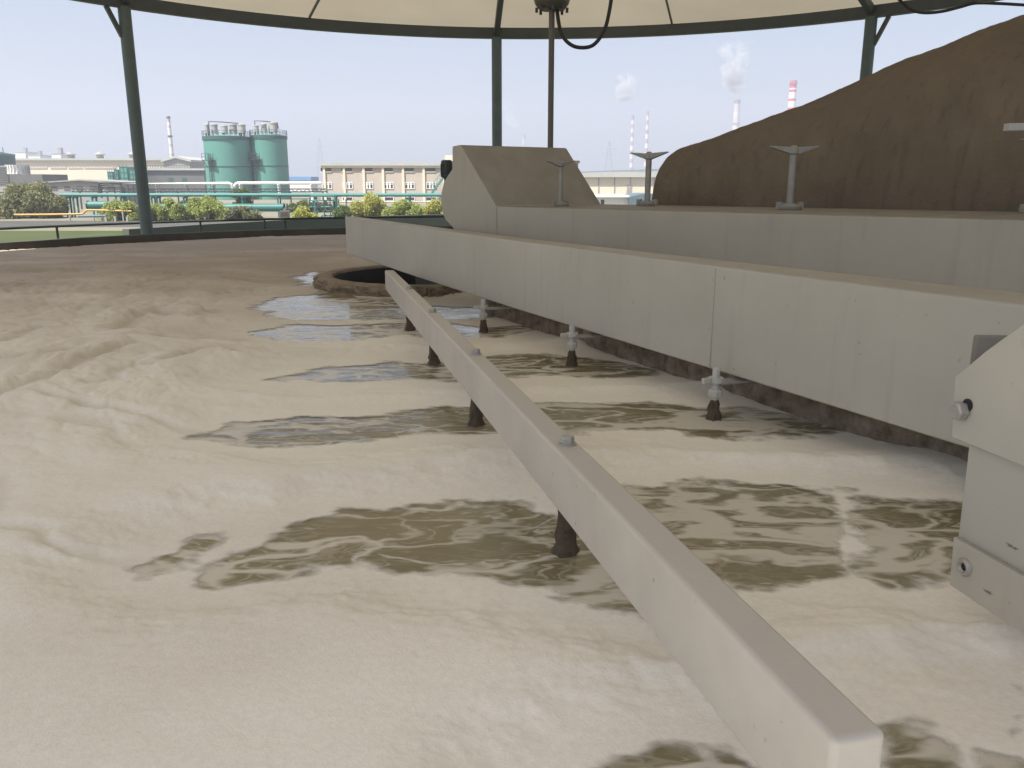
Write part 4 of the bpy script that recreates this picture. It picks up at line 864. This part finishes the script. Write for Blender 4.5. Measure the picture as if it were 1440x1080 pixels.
MB().tube(bez([at_dist(20, 302, 67), at_dist(70, 301.6, 67), at_dist(112, 300.8, 67), at_dist(118, 299, 67), at_dist(121, 296.2, 67), at_dist(126, 295.4, 67), at_dist(152, 296, 67), at_dist(185, 297, 67)], 5), 0.075, 10).build('pipe', M['yellow'], yp, smooth=True)
for p_ in (60, 96, 140, 170): x = at_dist(p_, 0, 67).x; MB().bar((x, 67, GZ), (x, 67, at_dist(p_, 301, 67).z - 0.05 if p_ < 118 else at_dist(p_, 297, 67).z), 0.1).build('support', M['greywall'], yp)
sp_ = thing('service_pipe', (at_dist(132, 0, 66).x, 66, GZ), 'grey blue pipe lying on the ground under the yellow pipe', 'pipe')
MB().tube([at_dist(110, 304.3, 66), at_dist(150, 303.6, 66)], 0.10, 10).build('pipe', M['bluegrey'], sp_, smooth=True)
for p_ in (114, 128, 146): x = at_dist(p_, 0, 66).x; MB().bar((x, 66, GZ), (x, 66, at_dist(p_, 304.5, 66).z), 0.16).build('block', M['greywall'], sp_)
# pipework maze left of the yellow-green shrubs
mz = thing('valve_manifold', (at_dist(465, 0, 62).x, 62, GZ), 'tangle of small teal pipes and valves just left of the brick building shrubs', 'pipes')
for a, b, y in ((436, 472, 276), (440, 470, 282), (446, 490, 297), (452, 476, 303)):
    p, q_ = at_dist(a, y, 62), at_dist(b, y, 62); MB().tube([p + Vector((-.1, 0, -0.5)), p + Vector((0, 0, -0.08)), p + Vector((0.08, 0, 0)), q_ + Vector((-0.08, 0, 0)), q_ + Vector((0, 0, -0.08)), Vector((q_.x, 62, GZ))], 0.055, 8).build('pipe', M['teal'] if y != 297 else M['darkmetal'], mz, smooth=True)
for a in (441, 450, 455, 463, 474): x = at_dist(a, 0, 62).x; MB().bar((x, 61.9, GZ), (x, 61.9, at_dist(a, 280, 62).z), 0.07).build('post', M['silodark'], mz)
for a, y in ((448, 290), (458, 286), (468, 293)): p = at_dist(a, y, 61.9); MB().tube([p, p + Vector((0, -0.06, 0))], 0.16, 12).build('handwheel', M['darkmetal'], mz)

# far blue roof left of the brick building
d = 260.0; x0, x1, z1, z0 = span(404, 436, 248.5, 254, d)
bl = thing('blue_roofed_shed', ((x0 + x1) / 2, d, GZ), 'low distant shed with a blue roof left of the brick building', 'shed')
MB().box((x0, d, GZ), (x1, d + 10, z0)).build('wall', M['white'], bl); MB().box((x0 - 0.4, d - 0.5, z0 + 0.01), (x1 + 0.4, d + 10, z1)).build('roof', M['blueroof'], bl)
# right: cream warehouse and low shed
d = 165.0
rw = thing('cream_warehouse', (at_dist(860, 0, d).x, d + 12, GZ), 'cream walled warehouse with a grey fascia right of the hood', 'warehouse')
x0, x1, z1, z0 = span(770, 990, 249.5, 275, d); MB().box((x0, d, GZ), (x1, d + 25, z1)).build('wall', M['cream'], rw)
x0, x1, z1, z0 = span(766, 994, 243.0, 249.3, d); MB().prism([(x0, d - 0.8, z0), (x1, d - 0.8, z0), (x1, d - 0.8, z1), (at_dist(880, 0, d).x, d - 0.8, at_dist(880, 241.5, d).z), (x0, d - 0.8, z1 - 0.2)], (0, 27, 0)).build('fascia', M['roofgrey'], rw)
for a in (800, 824, 848, 871.5, 895, 930):
    x = at_dist(a, 0, d).x; MB().box((x - 0.1, d - 0.12, GZ), (x + 0.1, d - 0.004, at_dist(a, 249.6, d).z)).build('wall_batten', M['greywall'], rw)
for a, y in ((922, 262), (885, 264)):
    xa, xb, za, zb = span(a - 3.5, a + 3.5, y - 4, y + 8, d); MB().box((xa, d - 0.07, zb), (xb, d - 0.004, za)).build('door', M['greywall'], rw)
d = 88.0
rs = thing('barrel_roofed_shed', (at_dist(880, 0, d).x, d + 4, GZ), 'low white shed with a blue grey curved roof in front of the cream warehouse', 'shed')
x0, x1, z1, z0 = span(836, 884, 277.5, 292, d); MB().box((x0, d, GZ), (x1, d + 8, z1)).build('wall', M['white'], rs)
x0, x1, z1, z0 = span(834, 884, 274.5, 277.3, d); MB().box((x0, d - 0.5, z0), (x1, d + 8.3, z1)).build('roof', M['white'], rs)
xa, xb, za, zb = span(884, 946, 273, 278, d); arc = [(xa + (xb - xa) * k / 16, d - 0.6, zb + (za - zb) * math.sin(math.pi * k / 16) ** 0.8 + 0.05) for k in range(17)]
MB().prism([(xa, d - 0.6, GZ)] + arc + [(xb, d - 0.6, GZ)], (0, 8.9, 0)).build('barrel_roof', M['bluegrey'], rs)
MB().box((at_dist(852, 0, d).x, d - 0.06, at_dist(0, 287, d).z), (at_dist(857, 0, d).x, d - 0.004, at_dist(0, 281, d).z)).build('window', M['glass'], rs)
# far conveyor gallery
d = 600.0
fg = thing('conveyor_gallery', (at_dist(880, 0, d).x, d, GZ), 'hazy blue conveyor gallery along the horizon behind the cream warehouse', 'conveyor')
a, b = at_dist(800, 243.5, d), at_dist(985, 237.2, d); MB().bar(a, b, 4, 1.6).build('gallery', M['bluegrey'], fg)
for k in range(9): p = a.lerp(b, (k + .5) / 9); MB().bar((p.x, d, GZ), (p.x, d, p.z - 0.8), 1.0).build('trestle', M['lattice'], fg)

# ------------------------------------------------------------------ chimneys, pylons, smoke
def chimney(px, ptop, d, rpx_top, rpx_bot, mat, label, bands=None):
    p = at_dist(px, ptop, d); h_ = p.z - GZ; rt, rb = rpx_top * d / F, rpx_bot * d / F
    c = thing('chimney', (p.x, d, GZ), label, 'chimney', 'factory chimneys')
    m_ = mat(h_) if callable(mat) else mat
    MB().lathe([(rb, 0), (rt, h_ * 0.92), (rt, h_), (rt * 0.8, h_), (rt * 0.8, h_ - 1)], (0, 0, 0), 28).build('shaft', m_, c, local=True, smooth=True)
    for q_ in (0.72, 0.97):
        rr_ = rt + (rb - rt) * (1 - q_); MB().lathe([(rr_ * 1.01, h_ * q_), (rr_ * 1.25, h_ * q_), (rr_ * 1.25, h_ * q_ + 0.5), (rr_ * 1.01, h_ * q_ + 0.5)], (0, 0, 0), 24).build('gallery_ring', M['darkmetal'] if d < 600 else M['lattice'], c, local=True)
    return c
WH, RD, GR = (0.70, 0.69, 0.68), (0.45, 0.05, 0.06), (0.25, 0.23, 0.24)
chimney(236.5, 163, 320, 2.1, 3.5, lambda h_: striped('white_grey_bands', WH, (0.52, 0.43, 0.43), h_ / 8, 2.2, h_, 0.72, (0.42, 0.38, 0.38)), 'slim white chimney with thin dark rings left of the green silos')
chimney(890, 162, 1100, 1.7, 3.0, lambda h_: striped('faint_bands_left', WH, (0.38, 0.2, 0.22), h_ / 8, 6, h_, 0.5, GR), 'shorter left one of two thin banded chimneys above the cream warehouse')
chimney(911, 156, 1050, 1.6, 3.2, lambda h_: striped('faint_bands_right', WH, (0.40, 0.16, 0.18), h_ / 8, 5, h_, 0.5, GR), 'taller right one of two thin banded chimneys above the cream warehouse')
chimney(1037, 140, 900, 3.9, 5.5, lambda h_: striped('grey_bands', (0.52, 0.48, 0.47), (0.58, 0.55, 0.54), h_ / 7, 4, h_, 0.5, GR), 'grey chimney trailing a tall white plume of smoke')
chimney(1116, 113.5, 620, 4.4, 6.5, lambda h_: striped('red_white_bands', WH, (0.52, 0.045, 0.06), h_ / 12.0, 5.0, h_, 0.72, (0.52, 0.045, 0.06)), 'red and white banded chimney above the scoop cover')
chimney(737, 188, 1500, 2.2, 3.0, lambda h_: striped('far_bands', (0.5, 0.46, 0.47), (0.3, 0.25, 0.27), h_ / 5, 8, h_, 0.5, GR), 'faint short chimney on the skyline just right of the middle post')
def pylon(px, ptop, d, wpx, label):
    p = at_dist(px, ptop, d); h_ = p.z - GZ; w_ = wpx * d / F
    t = thing('pylon', (p.x, d, GZ), label, 'pylon', 'power pylons'); mb = MB(); th = 0.16 * d / 700
    prof = [(0, 1.0), (0.25, 0.72), (0.5, 0.48), (0.7, 0.3), (0.85, 0.24), (1.0, 0.06)]
    for sx, sy in ((-1, -1), (1, -1), (1, 1), (-1, 1)):
        for (a, wa), (b, wb) in zip(prof[:-1], prof[1:]):
            mb.bar((sx * wa * w_ / 2, sy * wa * w_ / 2, a * h_), (sx * wb * w_ / 2, sy * wb * w_ / 2, b * h_), th)
            mb.bar((sx * wa * w_ / 2, sy * wa * w_ / 2, a * h_), (-sy * wb * w_ / 2, sx * wb * w_ / 2, b * h_), th * 0.7)
    mb.build('tower', M['lattice'], t, local=True)
    for q_, l_ in ((0.70, 0.9), (0.83, 1.05), (0.95, 0.7)): MB().bar((-w_ * l_ / 1.4, 0, h_ * q_), (w_ * l_ / 1.4, 0, h_ * q_), th * 1.3).build('crossarm', M['lattice'], t, local=True)
pylon(857, 198, 800, 15, 'faint lattice pylon between the hood and the thin banded chimneys')
pylon(449, 194, 900, 12, 'faint lattice pylon above the left end of the brick building')

def plume(px, py_top, py_bot, wpx, d, lean, dens, label, w0=0.12):
    a, b = at_dist(px, py_bot, d), at_dist(px, py_top, d); hz_ = (b.z - a.z) / 2; hx = wpx / 2 * d / F
    m, nt, out = new_mat('smoke_' + str(int(px))); tc = N(nt, 'TexCoord'); sx = N(nt, 'SeparateXYZ')
    no = N(nt, 'TexNoise', i_Scale=2.0, i_Detail=5.0, i_Roughness=0.62); L(nt, tc, 'Object', no, 'Vector')
    wv = N(nt, 'VectorMath', operation='MULTIPLY_ADD'); L(nt, no, 'Color', wv, 0); wv.inputs[1].default_value = (0.7, 0.7, 0.5); L(nt, tc, 'Object', wv, 2)
    sb = N(nt, 'VectorMath', operation='SUBTRACT'); L(nt, wv, 0, sb, 0); sb.inputs[1].default_value = (0.35, 0.35, 0.25); L(nt, sb, 0, sx, 0)
    def mth(op, a_, b_=None, c_=None):
        n_ = N(nt, 'Math', operation=op)
        for i, v in enumerate((a_, b_, c_)):
            if v is None: continue
            if isinstance(v, (int, float)): n_.inputs[i].default_value = v
            else: L(nt, v[0], v[1], n_, i)
        return (n_, 0)
    h01 = mth('MULTIPLY_ADD', (sx, 2), 0.5, 0.5)
    wd = mth('MULTIPLY_ADD', mth('POWER', mth('MAXIMUM', h01, 0.0), 0.8), 0.62 - w0, w0)
    dx = mth('DIVIDE', mth('MULTIPLY_ADD', (sx, 2), -lean, (sx, 0)), wd); dy = mth('DIVIDE', (sx, 1), wd)
    r2 = mth('ADD', mth('MULTIPLY', dx, dx), mth('MULTIPLY', dy, dy))
    core = mth('SUBTRACT', 1.0, r2)
    end = mth('MULTIPLY', mth('SUBTRACT', 0.93, mth('ABSOLUTE', (sx, 2))), 4.0); end[0].use_clamp = True
    s2 = N(nt, 'SeparateXYZ'); L(nt, tc, 'Object', s2, 0)
    e2 = mth('MULTIPLY', mth('SUBTRACT', 0.98, mth('ABSOLUTE', (s2, 2))), 2.2); e2[0].use_clamp = True
    e3 = mth('MULTIPLY', mth('SUBTRACT', 0.98, mth('ABSOLUTE', (s2, 0))), 4.0); e3[0].use_clamp = True
    dn = mth('MULTIPLY', mth('MULTIPLY', mth('MAXIMUM', core, 0.0), end), mth('MULTIPLY', e2, e3))
    n2_ = N(nt, 'TexNoise', i_Scale=2.6, i_Detail=6.0, i_Roughness=0.65, i_Distortion=0.6); L(nt, tc, 'Object', n2_, 'Vector')
    k_ = mth('MULTIPLY', mth('SUBTRACT', (n2_, 0), mth('MULTIPLY_ADD', h01, 0.17, 0.36)), 5.0); k_[0].use_clamp = True
    fd = mth('MULTIPLY', mth('MULTIPLY', dn, k_), mth('MULTIPLY_ADD', h01, -0.8 * dens, 1.15 * dens))
    v = N(nt, 'VolumePrincipled'); v.inputs['Color'].default_value = (0.97, 0.97, 0.97, 1); v.inputs['Anisotropy'].default_value = 0.2
    nt.links.new(fd[0].outputs[0], v.inputs['Density']); L(nt, v, 0, out, 'Volume')
    import bmesh
    bm = bmesh.new(); bmesh.ops.create_cube(bm, size=2.0)
    bmesh.ops.bevel(bm, geom=bm.edges[:], offset=0.15, segments=3, affect='EDGES')
    me = bpy.data.meshes.new('smoke_plume'); bm.to_mesh(me); bm.free(); me.materials.append(m)
    o = bpy.data.objects.new('smoke_plume', me); COL.objects.link(o)
    o.location = (a.x, d, (a.z + b.z) / 2); o.scale = (hx, hx, hz_)
    return tag(o, label, 'smoke', 'smoke plumes')
plume(1031, 52, 144, 92, 900, -0.10, 0.7, 'tall white smoke plume rising from the grey chimney', 0.06)
plume(880, 98, 146, 56, 1100, 0.10, 0.6, 'small round white puff of smoke floating above two thin banded chimneys', 0.40)
plume(718, 142, 186, 48, 1500, -0.35, 0.12, 'faint wisp of smoke just right of the middle canopy post', 0.20)

# ------------------------------------------------------------------ shrubs
def shrub(px0, px1, ptop, pbot, d, mat, label, lumps=14, leaves=5200, lsz=0.16, name='shrub', grp='shrubs beyond the tank'):
    a, b = at_dist(px0, ptop, d), at_dist(px1, pbot, d); w_ = (b.x - a.x) / 2; zt = a.z; zb = min(b.z, GZ + 0.6) ; cx = (a.x + b.x) / 2
    base = Vector((cx, d, GZ)); t = thing(name, base, label, 'shrub', grp)
    rs_ = random.Random(int(px0 * 7 + d)); hgt = zt - GZ; L_ = []
    nl = int(1.6 * max(lumps, int(lumps * w_ / hgt)))
    for k in range(nl):
        u_ = rs_.uniform(-1, 1); v_ = rs_.uniform(-0.8, 0.8)
        top = hgt * (1 - 0.42 * abs(u_) ** 2.4) * rs_.uniform(0.78, 1.0); r_ = rs_.uniform(0.20, 0.34) * min(hgt, w_ * 1.2)
        L_.append((Vector((u_ * max(w_ - r_, 0.1), v_ * min(w_, hgt) * 0.6, max(top - r_, r_ * 0.6) * rs_.choice((1, 1, 0.6, 0.3)))), r_))
    vs, fs = [], []
    for k in range(int(leaves * 2.6)):
        c, r_ = rs_.choice(L_); dv = Vector((rs_.gauss(0, 1), rs_.gauss(0, 1), rs_.gauss(0, 1))).normalized()
        p = c + dv * r_ * (rs_.random() ** 0.35) * rs_.uniform(0.85, 1.12)
        if p.z < 0.02: continue
        e1 = Vector((rs_.gauss(0, 1), rs_.gauss(0, 1), rs_.gauss(0, 1))).normalized(); e2 = (dv + e1.cross(dv) * rs_.uniform(0.4, 1.5)).cross(e1).normalized()
        s_ = lsz * rs_.uniform(0.45, 0.95); o_ = len(vs)
        vs += [p - e1 * s_, p + e2 * s_ * 0.5, p + e1 * s_, p - e2 * s_ * 0.5]; fs.append((o_, o_ + 1, o_ + 2, o_ + 3))
    mb = MB(); mb.v = [tuple(q_) for q_ in vs]; mb.f = fs; mb.build('foliage', mat, t, local=True, fix=False)
    mb = MB()
    for c, r_ in L_[:10]: mb.tube([(c.x * 0.25, c.y * 0.25, 0), (c.x * 0.55, c.y * 0.5, c.z * 0.5), c], [0.07, 0.05, 0.02], 6)
    mb.build('stem', M['bark'], t, local=True)
shrub(-14, 90, 252.5, 306, 72, M['leaf_olive'], 'big round olive bush at the left edge', 22, 9000, 0.17)
shrub(140, 206, 276, 309, 68, M['leaf_lime'], 'lime shrub partly behind the leaning green post on its left', 12, 4200, 0.13)
shrub(196, 268, 277, 309, 67.5, M['leaf_lime'], 'lime shrub directly right of the leaning green post', 12, 4200, 0.13)
shrub(246, 330, 274.5, 309, 68.5, M['leaf_lime'], 'tallest lime shrub in front of the long fat teal pipe', 14, 5200, 0.13)
shrub(312, 378, 288, 309, 67, M['leaf_olive'], 'low dull green shrub below the long fat teal pipe', 10, 2600, 0.12)
shrub(322, 356, 257.5, 290, 84, M['leaf_green'], 'dark green rounded tree top between the two white lagged pipes', 10, 3000, 0.17)
shrub(400, 452, 288, 326, 50, M['leaf_yellow'], 'yellow green shrub nearest the rim left of the pipe tangle', 12, 3800, 0.10)
shrub(486, 548, 268, 312, 66, M['leaf_yellow'], 'yellow green shrub in front of the brick building pipes', 12, 4600, 0.12)
shrub(536, 600, 274, 312, 64, M['leaf_lime'], 'green shrub in the middle of the row before the brick building', 12, 4600, 0.12)
shrub(588, 650, 278, 312, 63, M['leaf_yellow'], 'yellow green shrub next to the left side of the hood', 12, 4200, 0.12)
shrub(464, 500, 288, 318, 58, M['leaf_green'], 'small dark shrub behind the pipe tangle', 9, 2200, 0.11)
shrub(400, 470, 279, 300, 86, M['leaf_green'], 'distant green hedge shrub behind the open end of the fat teal pipe', 9, 2400, 0.16)
shrub(216, 300, 276, 296, 88, M['leaf_green'], 'distant green hedge shrub seen under the thin teal pipe right of the green post', 9, 2600, 0.16)

# ------------------------------------------------------------------ haze
HZD = 0.0011
m, nt, out = new_mat('air_haze'); v = N(nt, 'VolumePrincipled'); v.inputs['Color'].default_value = (0.585, 0.625, 0.745, 1); v.inputs['Density'].default_value = HZD; v.inputs['Anisotropy'].default_value = 0.1
L(nt, v, 0, out, 'Volume')
hzb = MB().box((-1500, -400, GZ - 1), (1500, 2000, 165)).build('haze', m); tag(hzb, kind='stuff')
hzb['kind'] = 'stuff'
for o in COL.objects:
    if '_o' in o: del o['_o']
